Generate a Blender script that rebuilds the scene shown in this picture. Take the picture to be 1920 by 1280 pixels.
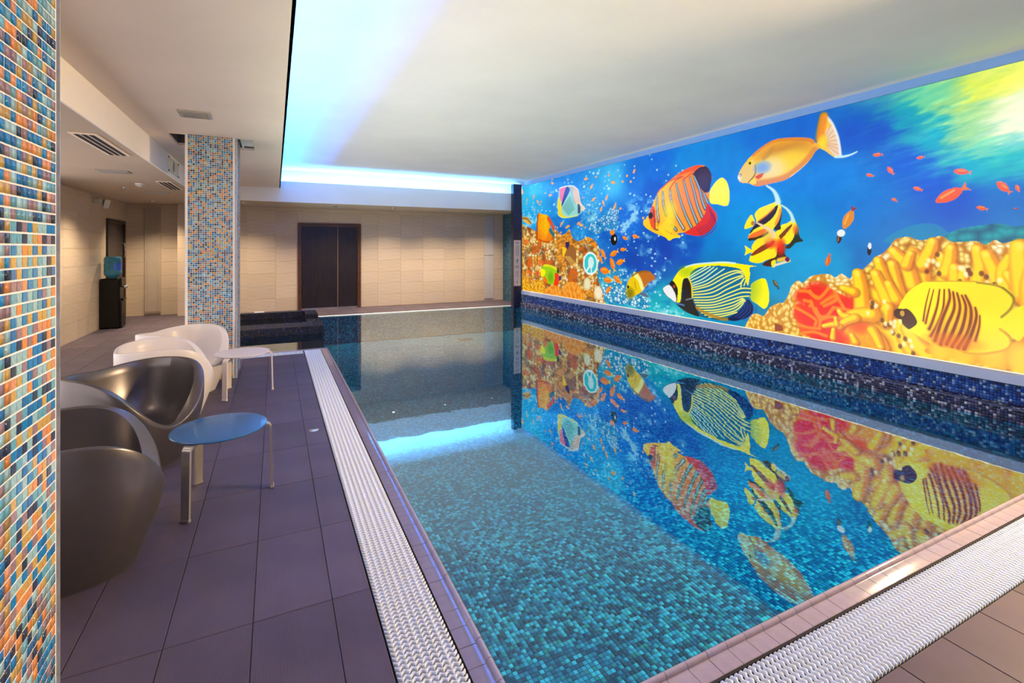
import bpy, math, random
import numpy as np
from mathutils import Vector, Matrix

random.seed(7)
RNG = np.random.default_rng(11)
for o in list(bpy.data.objects):
    bpy.data.objects.remove(o, do_unlink=True)
scn = bpy.context.scene
COL = scn.collection
R = math.radians

# ------------------------------------------------------------------ camera
cam = bpy.data.cameras.new('camera')
cam.sensor_fit = 'HORIZONTAL'
cam.sensor_width = 36.0
cam.lens = 36.0 * 915.0 / 1920.0
cam.shift_y = -(640.0 - 466.0) / 1920.0
cam.clip_start = 0.02
camo = bpy.data.objects.new('camera', cam)
camo.location = (0, 0, 1.5)
camo.rotation_euler = (R(90), 0, R(-25.9))
COL.objects.link(camo)
scn.camera = camo

# ------------------------------------------------------------------ world / exposure
w = bpy.data.worlds.new('world')
scn.world = w
w.use_nodes = True
w.node_tree.nodes['Background'].inputs[0].default_value = (1.0, 0.86, 0.82, 1)
w.node_tree.nodes['Background'].inputs[1].default_value = 1.25
scn.view_settings.view_transform = 'Standard'
scn.view_settings.look = 'None'
scn.view_settings.gamma = 1.0
scn.view_settings.use_curve_mapping = False
scn.view_settings.exposure = 0.66
scn.cycles.use_denoising = True
scn.cycles.max_bounces = 8
scn.cycles.diffuse_bounces = 4
scn.cycles.sample_clamp_indirect = 6.0

LED_COL = (0.012, 0.17, 1.0)
LED_STRENGTH = 330.0
FILL_SPOT = 560.0
POOL_FILL = 200.0
EDGE_STRENGTH = 1.0
MURAL_STRENGTH = 0.635

def spot(loc, power, color, size=100, blend=0.8, target=None, name='lamp', radius=0.05):
    l = bpy.data.lights.new(name, 'SPOT')
    l.energy = power; l.color = color; l.spot_size = R(size); l.spot_blend = blend; l.shadow_soft_size = radius
    o = bpy.data.objects.new(name, l); COL.objects.link(o); o.location = loc
    if target is not None:
        d = Vector(target) - Vector(loc)
        o.rotation_euler = d.to_track_quat('-Z', 'Y').to_euler()
    return o

# ------------------------------------------------------------------ helpers
def tag(o, label=None, cat=None, group=None, kind=None):
    if label: o['label'] = label
    if cat: o['category'] = cat
    if group: o['group'] = group
    if kind: o['kind'] = kind
    return o

def mesh_of(name, verts, faces, smooth=False):
    me = bpy.data.meshes.new(name)
    me.from_pydata(verts, [], faces)
    me.update()
    if smooth:
        me.polygons.foreach_set('use_smooth', [True] * len(me.polygons))
    return me

def obj(name, me, mat=None, parent=None, loc=None, rot=None):
    if mat is not None and len(me.materials) == 0:
        me.materials.append(mat)
    o = bpy.data.objects.new(name, me)
    COL.objects.link(o)
    if parent is not None: o.parent = parent
    if loc is not None: o.location = loc
    if rot is not None: o.rotation_euler = rot
    return o

def empty(name, loc=(0, 0, 0), rz=0.0):
    o = bpy.data.objects.new(name, None)
    COL.objects.link(o)
    o.location = loc; o.rotation_euler = (0, 0, rz); o.empty_display_size = 0.1
    return o

class MB:
    def __init__(s): s.v = []; s.f = []
    def add(s, verts, faces):
        n = len(s.v); s.v += [tuple(p) for p in verts]; s.f += [tuple(i + n for i in f) for f in faces]; return s
    def box(s, x0, x1, y0, y1, z0, z1):
        return s.add([(x0,y0,z0),(x1,y0,z0),(x1,y1,z0),(x0,y1,z0),(x0,y0,z1),(x1,y0,z1),(x1,y1,z1),(x0,y1,z1)],
                     [(0,3,2,1),(4,5,6,7),(0,1,5,4),(1,2,6,5),(2,3,7,6),(3,0,4,7)])
    def bbox(s, x0, x1, y0, y1, z0, z1, b):
        # box with chamfered edges
        xs = (x0, x0+b, x1-b, x1); ys = (y0, y0+b, y1-b, y1); zs = (z0, z0+b, z1-b, z1)
        P = []
        def q(a, c, d): P.append((xs[a], ys[c], zs[d])); return len(P)-1
        I = {}
        for sx in (0,1):
            for sy in (0,1):
                for sz in (0,1):
                    X = 3*sx; Yv = 3*sy; Z = 3*sz; xi = 1+sx; yi = 1+sy; zi = 1+sz
                    I[sx,sy,sz] = (q(X,yi,zi), q(xi,Yv,zi), q(xi,yi,Z))
        Fc = []
        for sx in (0,1): Fc.append([I[sx,0,0][0], I[sx,1,0][0], I[sx,1,1][0], I[sx,0,1][0]])
        for sy in (0,1): Fc.append([I[0,sy,0][1], I[1,sy,0][1], I[1,sy,1][1], I[0,sy,1][1]])
        for sz in (0,1): Fc.append([I[0,0,sz][2], I[1,0,sz][2], I[1,1,sz][2], I[0,1,sz][2]])
        for sx in (0,1):
            for sy in (0,1): Fc.append([I[sx,sy,0][0], I[sx,sy,0][1], I[sx,sy,1][1], I[sx,sy,1][0]])
            for sz in (0,1): Fc.append([I[sx,0,sz][0], I[sx,0,sz][2], I[sx,1,sz][2], I[sx,1,sz][0]])
        for sy in (0,1):
            for sz in (0,1): Fc.append([I[0,sy,sz][1], I[0,sy,sz][2], I[1,sy,sz][2], I[1,sy,sz][1]])
        for k in I.values(): Fc.append(list(k))
        c = Vector(((x0+x1)/2, (y0+y1)/2, (z0+z1)/2))
        out = []
        for f in Fc:
            a, b2, d = [Vector(P[i]) for i in f[:3]]
            n = (b2-a).cross(d-a)
            m = sum((Vector(P[i]) for i in f), Vector()) / len(f)
            out.append(f if n.dot(m-c) > 0 else f[::-1])
        return s.add(P, out)
    def prism(s, prof, axis, a0, a1):
        # closed 2D profile extruded along an axis ('x': profile is (y,z), 'y': (x,z), 'z': (x,y))
        def p(t, a):
            return {'x': (a, t[0], t[1]), 'y': (t[0], a, t[1]), 'z': (t[0], t[1], a)}[axis]
        n = len(prof)
        vs = [p(t, a0) for t in prof] + [p(t, a1) for t in prof]
        fs = [(i, (i+1) % n, n+(i+1) % n, n+i) for i in range(n)] + [tuple(range(n))[::-1], tuple(range(n, 2*n))]
        return s.add(vs, fs)
    def lathe(s, prof, n=32, c=(0, 0, 0)):
        # profile of (r, z)
        vs = []; fs = []
        for i in range(n):
            a = 2*math.pi*i/n
            for r, z in prof: vs.append((c[0]+r*math.cos(a), c[1]+r*math.sin(a), c[2]+z))
        m = len(prof)
        for i in range(n):
            for j in range(m-1):
                fs.append((i*m+j, ((i+1) % n)*m+j, ((i+1) % n)*m+j+1, i*m+j+1))
        return s.add(vs, fs)
    def tube(s, pts, r, n=8):
        pts = [Vector(p) for p in pts]; vs = []; fs = []
        for i, p in enumerate(pts):
            t = (pts[min(i+1, len(pts)-1)] - pts[max(i-1, 0)]).normalized()
            up = Vector((0, 0, 1)) if abs(t.z) < .9 else Vector((1, 0, 0))
            a = t.cross(up).normalized(); b = t.cross(a)
            for k in range(n):
                q = 2*math.pi*k/n
                vs.append(p + a*math.cos(q)*r + b*math.sin(q)*r)
        for i in range(len(pts)-1):
            for k in range(n):
                fs.append((i*n+k, i*n+(k+1) % n, (i+1)*n+(k+1) % n, (i+1)*n+k))
        fs += [tuple(range(n))[::-1], tuple(range((len(pts)-1)*n, len(pts)*n))]
        return s.add(vs, fs)
    def mesh(s, name, smooth=False): return mesh_of(name, s.v, s.f, smooth)
    def obj(s, name, mat, parent=None, smooth=False, loc=None, rot=None):
        return obj(name, s.mesh(name, smooth), mat, parent, loc, rot)

# ------------------------------------------------------------------ materials
MATS = {}
class NT:
    def __init__(s, name):
        s.m = bpy.data.materials.new(name); s.m.use_nodes = True
        s.t = s.m.node_tree; s.b = s.t.nodes['Principled BSDF']; s.out = s.t.nodes['Material Output']
    def n(s, typ, **kw):
        x = s.t.nodes.new(typ)
        for k, v in kw.items(): setattr(x, k, v)
        return x
    def l(s, a, b): s.t.links.new(a, b)
    def obj_co(s, scale=None):
        tc = s.n('ShaderNodeTexCoord')
        if scale is None: return tc.outputs['Object']
        mp = s.n('ShaderNodeMapping'); mp.inputs['Scale'].default_value = scale
        s.l(tc.outputs['Object'], mp.inputs[0]); return mp.outputs[0]
    def ramp(s, fac, stops, interp='LINEAR'):
        r = s.n('ShaderNodeValToRGB'); r.color_ramp.interpolation = interp
        e = r.color_ramp.elements
        while len(e) < len(stops): e.new(0.5)
        for i, (p, c) in enumerate(stops): e[i].position = p; e[i].color = (*c, 1)
        s.l(fac, r.inputs[0]); return r.outputs[0]
    def bump(s, h, strength=.3, dist=.002):
        b = s.n('ShaderNodeBump'); b.inputs['Strength'].default_value = strength; b.inputs['Distance'].default_value = dist
        s.l(h, b.inputs['Height']); s.l(b.outputs[0], s.b.inputs['Normal'])

def setp(b, col=None, rough=.5, metal=0., spec=.5, coat=0.):
    if col is not None: b.inputs['Base Color'].default_value = (*col, 1)
    b.inputs['Roughness'].default_value = rough; b.inputs['Metallic'].default_value = metal
    b.inputs['Specular IOR Level'].default_value = spec; b.inputs['Coat Weight'].default_value = coat

def plain(name, col, rough=.5, metal=0., spec=.5, coat=0., var=.08, nscale=6.):
    """plain colour with a faint noise variation"""
    t = NT(name); setp(t.b, col, rough, metal, spec, coat)
    nz = t.n('ShaderNodeTexNoise'); nz.inputs['Scale'].default_value = nscale; nz.inputs['Detail'].default_value = 3
    t.l(t.obj_co(), nz.inputs['Vector'])
    lo = tuple(c*(1-var) for c in col); hi = tuple(min(1, c*(1+var)) for c in col)
    t.l(t.ramp(nz.outputs[0], [(.3, lo), (.7, hi)]), t.b.inputs['Base Color'])
    MATS[name] = t.m; return t.m

def emis(name, col, strength):
    t = NT(name); t.t.nodes.remove(t.b)
    e = t.n('ShaderNodeEmission'); e.inputs[0].default_value = (*col, 1); e.inputs[1].default_value = strength
    t.l(e.outputs[0], t.out.inputs[0]); MATS[name] = t.m; return t.m

def attr_mat(name, rough=.2, spec=.5, attr='Col'):
    t = NT(name); setp(t.b, (1, 1, 1), rough, 0, spec)
    a = t.n('ShaderNodeAttribute'); a.attribute_name = attr
    nz = t.n('ShaderNodeTexNoise'); nz.inputs['Scale'].default_value = 300
    t.l(t.obj_co(), nz.inputs['Vector'])
    mx = t.n('ShaderNodeMix', data_type='RGBA', blend_type='MULTIPLY'); mx.inputs[0].default_value = .25
    t.l(a.outputs['Color'], mx.inputs[6]); t.l(nz.outputs['Color'], mx.inputs[7])
    t.l(mx.outputs[2], t.b.inputs['Base Color']); MATS[name] = t.m; return t.m

def lin(c): return tuple(((x/255)/12.92 if x/255 <= .04045 else ((x/255+.055)/1.055)**2.4) for x in c)

PLASTER = plain('plaster_white', (.86, .80, .74), .85, spec=.2, var=.03, nscale=1.5)
PLASTER_WARM = plain('plaster_warm', (.88, .76, .63), .85, spec=.2, var=.03, nscale=1.5)
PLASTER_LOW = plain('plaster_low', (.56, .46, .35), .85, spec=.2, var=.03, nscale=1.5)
BEAM_WHITE = plain('beam_white', (.92, .89, .86), .8, spec=.2, var=.02, nscale=1.5)
GROUT_DARK = plain('grout_dark', (.05, .045, .05), .9, var=.2, nscale=40)
GROUT_WHITE = plain('grout_white', (.80, .80, .82), .8, var=.05, nscale=60)
GROUT_BEIGE = plain('grout_beige', (.75, .66, .55), .85, var=.05, nscale=60)
GROUT_TEAL = plain('grout_teal', (.015, .10, .15), .8, var=.1, nscale=60)
DARKWOOD = None
BLACK = plain('black_plastic', (.006, .0055, .0055), .3, spec=.2, var=.2)
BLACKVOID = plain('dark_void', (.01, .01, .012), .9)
CHROME = plain('chrome', (.75, .75, .77), .15, metal=1., var=.02)
WHITE_PL = plain('white_plastic', (.80, .79, .77), .45, var=.03)
GREY_PL = plain('grey_plastic', (.42, .41, .38), .5, var=.05)
RAIL_GLOW = plain('rail_blue_glow', (.30, .52, .90), .35, var=.03)  # blue glow above the picture, put into the rail colour
SILL_WHITE = plain('sill_white', (.55, .60, .78), .3, var=.03)
COPING = plain('coping_glaze', (.33, .29, .38), .07, spec=.6, coat=.4, var=.07, nscale=25)
GRATE = plain('grate_led_tint', (.64, .72, .88), .45, var=.04, nscale=30)  # white bars with the blue LED tint put into the colour
CHAIR_SILVER = plain('chair_silver_lacquer', (.15, .138, .145), .33, metal=.72, spec=.35, coat=.0, var=.04)
CHAIR_WHITE = plain('chair_white_lacquer', (.74, .70, .70), .34, spec=.5, var=.03)
TABLE_SILVER = plain('table_silver_lacquer', (.40, .38, .37), .22, metal=.5, var=.04)
TABLE_BLUE_REFL = plain('table_top_blue_reflection', (.015, .13, .34), .25, var=.05, coat=.3)  # silver top with reflected blue light painted into its colour
TABLE_WHITE = plain('table_white_lacquer', (.74, .68, .66), .35, var=.03)
RADIATOR = plain('radiator_panel_beige', (.52, .42, .33), .5, var=.03)

def wood_mat():
    t = NT('dark_wood'); setp(t.b, (.03, .015, .01), .35)
    wv = t.n('ShaderNodeTexNoise'); wv.inputs['Scale'].default_value = 5; wv.inputs['Detail'].default_value = 6
    t.l(t.obj_co((9, 9, .6)), wv.inputs['Vector'])
    t.l(t.ramp(wv.outputs[0], [(.3, (.006, .005, .007)), (.7, (.024, .014, .014))]), t.b.inputs['Base Color'])
    return t.m
DARKWOOD = wood_mat()
FRAMEWOOD = plain('frame_wood', (.075, .028, .012), .35, var=.3, nscale=12)

def deck_mat():
    t = NT('deck_tile_blue_cast'); setp(t.b, (.2, .15, .12), .46, spec=.22)
    co = t.obj_co()
    nz = t.n('ShaderNodeTexNoise'); nz.inputs['Scale'].default_value = 3; nz.inputs['Detail'].default_value = 5
    info = t.n('ShaderNodeObjectInfo')
    t.l(co, nz.inputs['Vector'])
    c1 = t.ramp(nz.outputs[0], [(.3, (.092, .071, .095)), (.7, (.128, .098, .124))])  # blue cast of the light mixed into the brown tile colour
    hv = t.n('ShaderNodeHueSaturation')
    ma = t.n('ShaderNodeMath', operation='MULTIPLY_ADD'); ma.inputs[1].default_value = .22; ma.inputs[2].default_value = .89
    t.l(info.outputs['Random'], ma.inputs[0]); t.l(ma.outputs[0], hv.inputs['Value']); t.l(c1, hv.inputs['Color'])
    wv = t.n('ShaderNodeTexWave', wave_type='BANDS', bands_direction='X'); wv.inputs['Scale'].default_value = 62
    t.l(co, wv.inputs['Vector'])
    mx = t.n('ShaderNodeMix', data_type='RGBA', blend_type='MULTIPLY'); mx.inputs[0].default_value = .30
    t.l(hv.outputs[0], mx.inputs[6]); t.l(wv.outputs['Color'], mx.inputs[7])
    t.l(mx.outputs[2], t.b.inputs['Base Color'])
    t.bump(wv.outputs['Fac'], .5, .0012)
    return t.m
DECK = deck_mat()

def walltile_mat():
    t = NT('wall_tile_beige'); setp(t.b, (.6, .45, .3), .30, spec=.5)
    nz = t.n('ShaderNodeTexNoise'); nz.inputs['Scale'].default_value = 3; nz.inputs['Detail'].default_value = 6
    t.l(t.obj_co((.7, .7, 26)), nz.inputs['Vector'])
    c1 = t.ramp(nz.outputs[0], [(.25, (.50, .385, .275)), (.75, (.64, .515, .385))])
    info = t.n('ShaderNodeObjectInfo'); hv = t.n('ShaderNodeHueSaturation')
    ma = t.n('ShaderNodeMath', operation='MULTIPLY_ADD'); ma.inputs[1].default_value = .10; ma.inputs[2].default_value = .95
    t.l(info.outputs['Random'], ma.inputs[0]); t.l(ma.outputs[0], hv.inputs['Value']); t.l(c1, hv.inputs['Color'])
    t.l(hv.outputs[0], t.b.inputs['Base Color']); t.bump(nz.outputs[0], .15, .001)
    return t.m
WALLTILE = walltile_mat()

MOSAIC_GLASS = attr_mat('mosaic_glass', .12, .6)
MOSAIC_POOL = attr_mat('mosaic_pool', .35, .3)

def water_mat():
    t = NT('pool_water'); t.t.nodes.remove(t.b)
    tr = t.n('ShaderNodeBsdfTransparent'); tr.inputs[0].default_value = (.32, .82, .96, 1)
    gl = t.n('ShaderNodeBsdfGlossy'); gl.inputs['Roughness'].default_value = .012; gl.inputs['Color'].default_value = (.80, .95, 1, 1)
    nz = t.n('ShaderNodeTexNoise'); nz.inputs['Scale'].default_value = 7; nz.inputs['Detail'].default_value = 2
    t.l(t.obj_co(), nz.inputs['Vector'])
    bp = t.n('ShaderNodeBump'); bp.inputs['Strength'].default_value = .05; bp.inputs['Distance'].default_value = .006
    t.l(nz.outputs[0], bp.inputs['Height']); t.l(bp.outputs[0], gl.inputs['Normal'])
    lw = t.n('ShaderNodeLayerWeight'); lw.inputs['Blend'].default_value = .5
    rr = t.ramp(lw.outputs['Facing'], [(.30, (.05,)*3), (.44, (.12,)*3), (.54, (.32,)*3), (.62, (.52,)*3), (.75, (.56,)*3), (.90, (.56,)*3), (1.0, (.85,)*3)])
    mx = t.n('ShaderNodeMixShader')
    t.l(rr, mx.inputs[0]); t.l(tr.outputs[0], mx.inputs[1]); t.l(gl.outputs[0], mx.inputs[2])
    t.l(mx.outputs[0], t.out.inputs[0]); return t.m
WATER = water_mat()

# mosaic panel: one joined mesh of small raised tiles with a colour per tile
def mosaic_mesh(name, org, U, V, nu, nv, pitch, gap, palette, weights, depth=.003, skip=None, jitter=.12, seed=0):
    rng = np.random.default_rng(seed)
    org = np.array(org, float); U = np.array(U, float); V = np.array(V, float); N = np.cross(U, V)
    iu, iv = np.meshgrid(np.arange(nu), np.arange(nv), indexing='ij'); iu = iu.ravel(); iv = iv.ravel()
    if skip is not None:
        k = ~skip(iu, iv); iu = iu[k]; iv = iv[k]
    n = len(iu)
    a0 = iu*pitch + gap/2; a1 = (iu+1)*pitch - gap/2; b0 = iv*pitch + gap/2; b1 = (iv+1)*pitch - gap/2
    hgt = depth*(1 + .25*rng.standard_normal(n))
    P = np.empty((n, 8, 3))
    for i, (a, b) in enumerate(((a0, b0), (a1, b0), (a1, b1), (a0, b1))):
        base = org + a[:, None]*U + b[:, None]*V
        P[:, i] = base; P[:, 4+i] = base + hgt[:, None]*N
    fq = np.array([[4,5,6,7],[0,1,5,4],[1,2,6,5],[2,3,7,6],[3,0,4,7]])
    Fx = (np.arange(n)[:, None, None]*8 + fq[None]).reshape(-1, 4)
    me = bpy.data.meshes.new(name)
    me.vertices.add(n*8); me.vertices.foreach_set('co', P.astype(np.float32).ravel())
    me.loops.add(Fx.size); me.loops.foreach_set('vertex_index', Fx.astype(np.int32).ravel())
    me.polygons.add(len(Fx)); me.polygons.foreach_set('loop_start', np.arange(0, Fx.size, 4, dtype=np.int32))
    me.update(calc_edges=True)
    pal = np.array([lin(c) for c in palette]); ws = np.array(weights, float); ws /= ws.sum()
    ci = pal[rng.choice(len(pal), n, p=ws)]*(1 + jitter*rng.standard_normal((n, 1)))
    colr = np.concatenate([np.clip(ci, 0, 1), np.ones((n, 1))], 1)
    at = me.color_attributes.new('Col', 'FLOAT_COLOR', 'CORNER')
    at.data.foreach_set('color', np.repeat(colr, 20, axis=0).astype(np.float32).ravel())
    return me

# =================================================================== STRUCTURE
Z_LOW, Z_MID, Z_TOP, Z_LIP = 2.49, 2.78, 3.22, 2.93
X_LEFT, X_BEAM, X_COVE, X_MUR = -2.95, -1.30, 0.10, 5.75
Y_BACK = -0.9           # closed by the unseen dark rear wall
Y_COVE, Y_FAR = 11.40, 13.0
PX0, PX1, PY0, PY1 = 0.715, 5.70, 1.32, 11.50   # pool basin
Z_FLOOR = -0.62
Z_WATER = 0.004

# ---- floor tiles
TW, TL, TX, TY = 0.30, 0.605, 0.22, 2.82
tile_cache = {}
def floor_tiles(parent, rects):
    for (x0, x1, y0, y1) in rects:
        i0 = math.floor((x0-TX)/TW); i1 = math.ceil((x1-TX)/TW)
        j0 = math.floor((y0-TY)/TL); j1 = math.ceil((y1-TY)/TL)
        for i in range(i0, i1):
            for j in range(j0, j1):
                a0 = max(x0, TX+i*TW)+.0015; a1 = min(x1, TX+(i+1)*TW)-.0015
                b0 = max(y0, TY+j*TL)+.0015; b1 = min(y1, TY+(j+1)*TL)-.0015
                if a1-a0 < .02 or b1-b0 < .02: continue
                key = (round(a1-a0, 3), round(b1-b0, 3))
                if key not in tile_cache:
                    m = MB(); m.bbox(-key[0]/2, key[0]/2, -key[1]/2, key[1]/2, -.012, 0, .0015)
                    me = m.mesh('floor_tile'); me.materials.append(DECK); tile_cache[key] = me
                obj('floor_tile', tile_cache[key], None, parent, ((a0+a1)/2, (b0+b1)/2, random.uniform(-.0004, .0004)))

def slab(name, rects, z0, z1, mat):
    m = MB()
    for (x0, x1, y0, y1) in rects: m.box(x0, x1, y0, y1, z0, z1)
    return tag(m.obj(name, mat), kind='structure')

main_r = [(X_LEFT, .378, Y_BACK, 7.60), (X_LEFT, -1.0, 7.60, 13.38)]
far_r = [(-1.0, .78, 10.96, 13.0), (.78, 6.02, 11.56, 13.0)]
front_r = [(.378, 6.1, Y_BACK, .972)]
fl = slab('floor', main_r, -.30, -.006, GROUT_DARK); floor_tiles(fl, main_r)
ff = slab('floor_far', far_r, -.30, -.006, GROUT_DARK); floor_tiles(ff, far_r)
fn = slab('floor_front', front_r, -.30, -.006, GROUT_DARK); floor_tiles(fn, front_r)

# ---- tiled walls (each tile a child)
def wall_tiles(parent, kind, fixed, a0, a1, z0, z1, aoff, skip=(), tw=.60, th=.30, zoff=0.0):
    cache = {}
    i0 = math.floor((a0-aoff)/tw); i1 = math.ceil((a1-aoff)/tw)
    j0 = math.floor((z0-zoff)/th); j1 = math.ceil((z1-zoff)/th)
    for i in range(i0, i1):
        for j in range(j0, j1):
            p0 = max(a0, aoff+i*tw)+.0015; p1 = min(a1, aoff+(i+1)*tw)-.0015
            q0 = max(z0, zoff+j*th)+.0015; q1 = min(z1, zoff+(j+1)*th)-.0015
            segs = [(p0, p1, q0, q1)]
            for (s0, s1, t0, t1) in skip:
                out = []
                for (c0, c1, d0, d1) in segs:
                    if c1 <= s0 or c0 >= s1 or d1 <= t0 or d0 >= t1: out.append((c0, c1, d0, d1)); continue
                    if c0 < s0: out.append((c0, s0, d0, d1))
                    if c1 > s1: out.append((s1, c1, d0, d1))
                    cc0, cc1 = max(c0, s0), min(c1, s1)
                    if d1 > t1: out.append((cc0, cc1, t1, d1))
                    if d0 < t0: out.append((cc0, cc1, d0, t0))
                segs = out
            for (c0, c1, d0, d1) in segs:
                if c1-c0 < .012 or d1-d0 < .012: continue
                key = (round(c1-c0, 3), round(d1-d0, 3))
                if key not in cache:
                    m = MB()
                    if kind == 'y': m.bbox(-key[0]/2, key[0]/2, -.008, .004, -key[1]/2, key[1]/2, .002)
                    else: m.bbox(-.004, .008, -key[0]/2, key[0]/2, -key[1]/2, key[1]/2, .002)
                    me = m.mesh('wall_tile'); me.materials.append(WALLTILE); cache[key] = me
                c = ((c0+c1)/2, fixed, (d0+d1)/2) if kind == 'y' else (fixed, (c0+c1)/2, (d0+d1)/2)
                obj('wall_tile', cache[key], None, parent, c)

m = MB(); m.box(-1.95, 6.25, Y_FAR, Y_FAR+.6, -.3, 2.75)
wf = tag(m.obj('wall_far', GROUT_BEIGE), kind='structure')
wall_tiles(wf, 'y', Y_FAR, -1.95, 6.02, 0, Z_LOW, .014, skip=[(.50, 1.98, 0, 2.13)])
m = MB(); m.box(-3.2, -1.96, 13.40, 13.6, -.3, 2.75)
wr = tag(m.obj('wall_recess', GROUT_BEIGE), kind='structure')
wall_tiles(wr, 'y', 13.40, X_LEFT, -1.96, 0, Z_LOW, -2.95)
m = MB(); m.box(-3.2, X_LEFT, 8.6, 13.4, -.3, 2.75)   # unseen nearer stretch left open to let light in
wl = tag(m.obj('wall_left', GROUT_BEIGE), kind='structure')
wall_tiles(wl, 'x', X_LEFT, 8.6, 13.4, 0, Z_LOW, .2, skip=[(11.93, 13.19, 0, 2.09)])

# ---- right wall with the picture wall on it, upper strip rounded into the ceiling
m = MB(); m.box(X_MUR+.06, X_MUR+.5, Y_BACK, 11.24, -.9, 3.6)
wrt = tag(m.obj('wall_right', PLASTER), kind='structure')
m = MB(); m.box(6.02, 6.25, 11.30, 13.0, -.3, 2.75)
wra = tag(m.obj('wall_right_alcove', GROUT_TEAL), kind='structure')

m = MB(); m.box(X_LEFT-.25, 6.25, Y_BACK-.2, Y_BACK, -.3, 3.45)
wb = tag(m.obj('wall_rear', plain('rear_wall_dark', (.05, .045, .06), .6, var=.1)), kind='structure')  # unseen rear wall, put in dark to block light behind the camera
# ---- ceilings
m = MB()
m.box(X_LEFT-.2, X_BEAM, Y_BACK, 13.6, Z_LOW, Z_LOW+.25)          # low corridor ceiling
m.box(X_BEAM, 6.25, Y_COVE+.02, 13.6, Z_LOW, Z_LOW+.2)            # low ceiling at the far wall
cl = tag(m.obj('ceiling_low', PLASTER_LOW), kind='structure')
HX0, HX1, HY0, HY1 = -1.08, -.24, 6.53, 7.22                      # opening round the column
m = MB()
m.box(X_BEAM, HX0, Y_BACK, Y_COVE, Z_MID, Z_MID+.03)
m.box(HX1, X_COVE, Y_BACK, Y_COVE, Z_MID, Z_MID+.03)
m.box(HX0, HX1, Y_BACK, HY0, Z_MID, Z_MID+.03)
m.box(HX0, HX1, HY1, Y_COVE, Z_MID, Z_MID+.03)
cm = tag(m.obj('ceiling_mid', PLASTER_WARM), kind='structure')
m = MB(); m.box(HX0-.05, HX1+.05, HY0-.05, HY1+.05, Z_MID+.35, Z_MID+.4)
m.box(HX0-.03, HX0, HY0, HY1, Z_MID+.03, Z_MID+.35); m.box(HX1, HX1+.03, HY0, HY1, Z_MID+.03, Z_MID+.35)
m.box(HX0, HX1, HY0-.03, HY0, Z_MID+.03, Z_MID+.35); m.box(HX0, HX1, HY1, HY1+.03, Z_MID+.03, Z_MID+.35)
m.obj('ceiling_opening', plain('opening_grey', (.10, .10, .11), .8), cm)
m = MB()
# upper ceiling with a rounded edge down to the picture wall
prof = [(-.36, Z_TOP)]
for k in range(0, 9):
    a = R(90 - 90*k/8)
    prof.append((X_MUR+.06-.16+.16*math.cos(a)-.0, Z_TOP-.10+.10*math.sin(a)))
prof += [(X_MUR+.3, Z_TOP-.10), (X_MUR+.3, Z_TOP+.2), (-.36, Z_TOP+.2)]
m.prism([(p[0], p[1]) for p in prof], 'y', Y_BACK, 11.78)
cu = tag(m.obj('ceiling', PLASTER, smooth=False), kind='structure')
m = MB()
m.box(X_COVE-.02, X_COVE, Y_BACK, Y_COVE+.02, Z_MID, Z_LIP)       # lip of the light cove along the deck
m.box(X_COVE-.46, X_COVE-.02, Y_BACK, Y_COVE, Z_MID+.05, Z_MID+.07)
m.box(X_COVE-.48, X_COVE-.46, Y_BACK, 11.78, Z_MID+.03, Z_TOP+.2)
t1 = tag(m.obj('trim_1', BEAM_WHITE), kind='structure')
m = MB()
m.box(X_BEAM-.0, 5.98, Y_COVE, Y_COVE+.02, Z_LOW, Z_MID+.0)
m.box(X_COVE-.0, 5.98, Y_COVE, Y_COVE+.02, Z_MID, Z_LIP)
m.box(X_COVE-.46, 5.98, Y_COVE+.02, 11.76, Z_MID+.05, Z_MID+.07)
m.box(X_COVE-.46, 5.98, 11.76, 11.78, Z_LOW+.2, Z_TOP+.2)
t2 = tag(m.obj('trim_2', BEAM_WHITE), kind='structure')
m = MB(); m.box(X_BEAM, X_BEAM+.015, Y_BACK, Y_COVE, Z_LOW-.002, Z_MID)
t3 = tag(m.obj('trim_3', BEAM_WHITE), kind='structure')

# ---- LED strips lying in the cove
LED = emis('led_blue', LED_COL, LED_STRENGTH)
LEDW = emis('led_blue_white', (.10, .42, 1.0), LED_STRENGTH*.45)
def led(name, boxd, label, boxc, mat):
    e = empty(name, ((boxd[0]+boxd[1])/2, (boxd[2]+boxd[3])/2, boxd[4]))
    x, y, z = e.location
    a = MB(); a.box(boxc[0]-x, boxc[1]-x, boxc[2]-y, boxc[3]-y, boxc[4]-z, boxc[5]-z); a.obj('channel', WHITE_PL, e)
    a = MB(); a.box(boxd[0]-x, boxd[1]-x, boxd[2]-y, boxd[3]-y, boxd[4]-z, boxd[5]-z); a.obj('diode_tape', mat, e)
    tag(e, label, 'light strip', 'light strips in the ceiling cove')
zz = Z_MID+.07
led('led_strip', (-.13, -.11, -.8, 11.3, zz+.012, zz+.022), 'blue light strip hidden in the ceiling cove along the deck side', (-.14, -.10, -.8, 11.3, zz, zz+.012), LED)
led('led_strip', (-.05, 5.6, 11.56, 11.58, zz+.012, zz+.022), 'blue-white light strip hidden in the cove above the dark double door', (-.05, 5.6, 11.55, 11.59, zz, zz+.012), LEDW)

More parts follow.
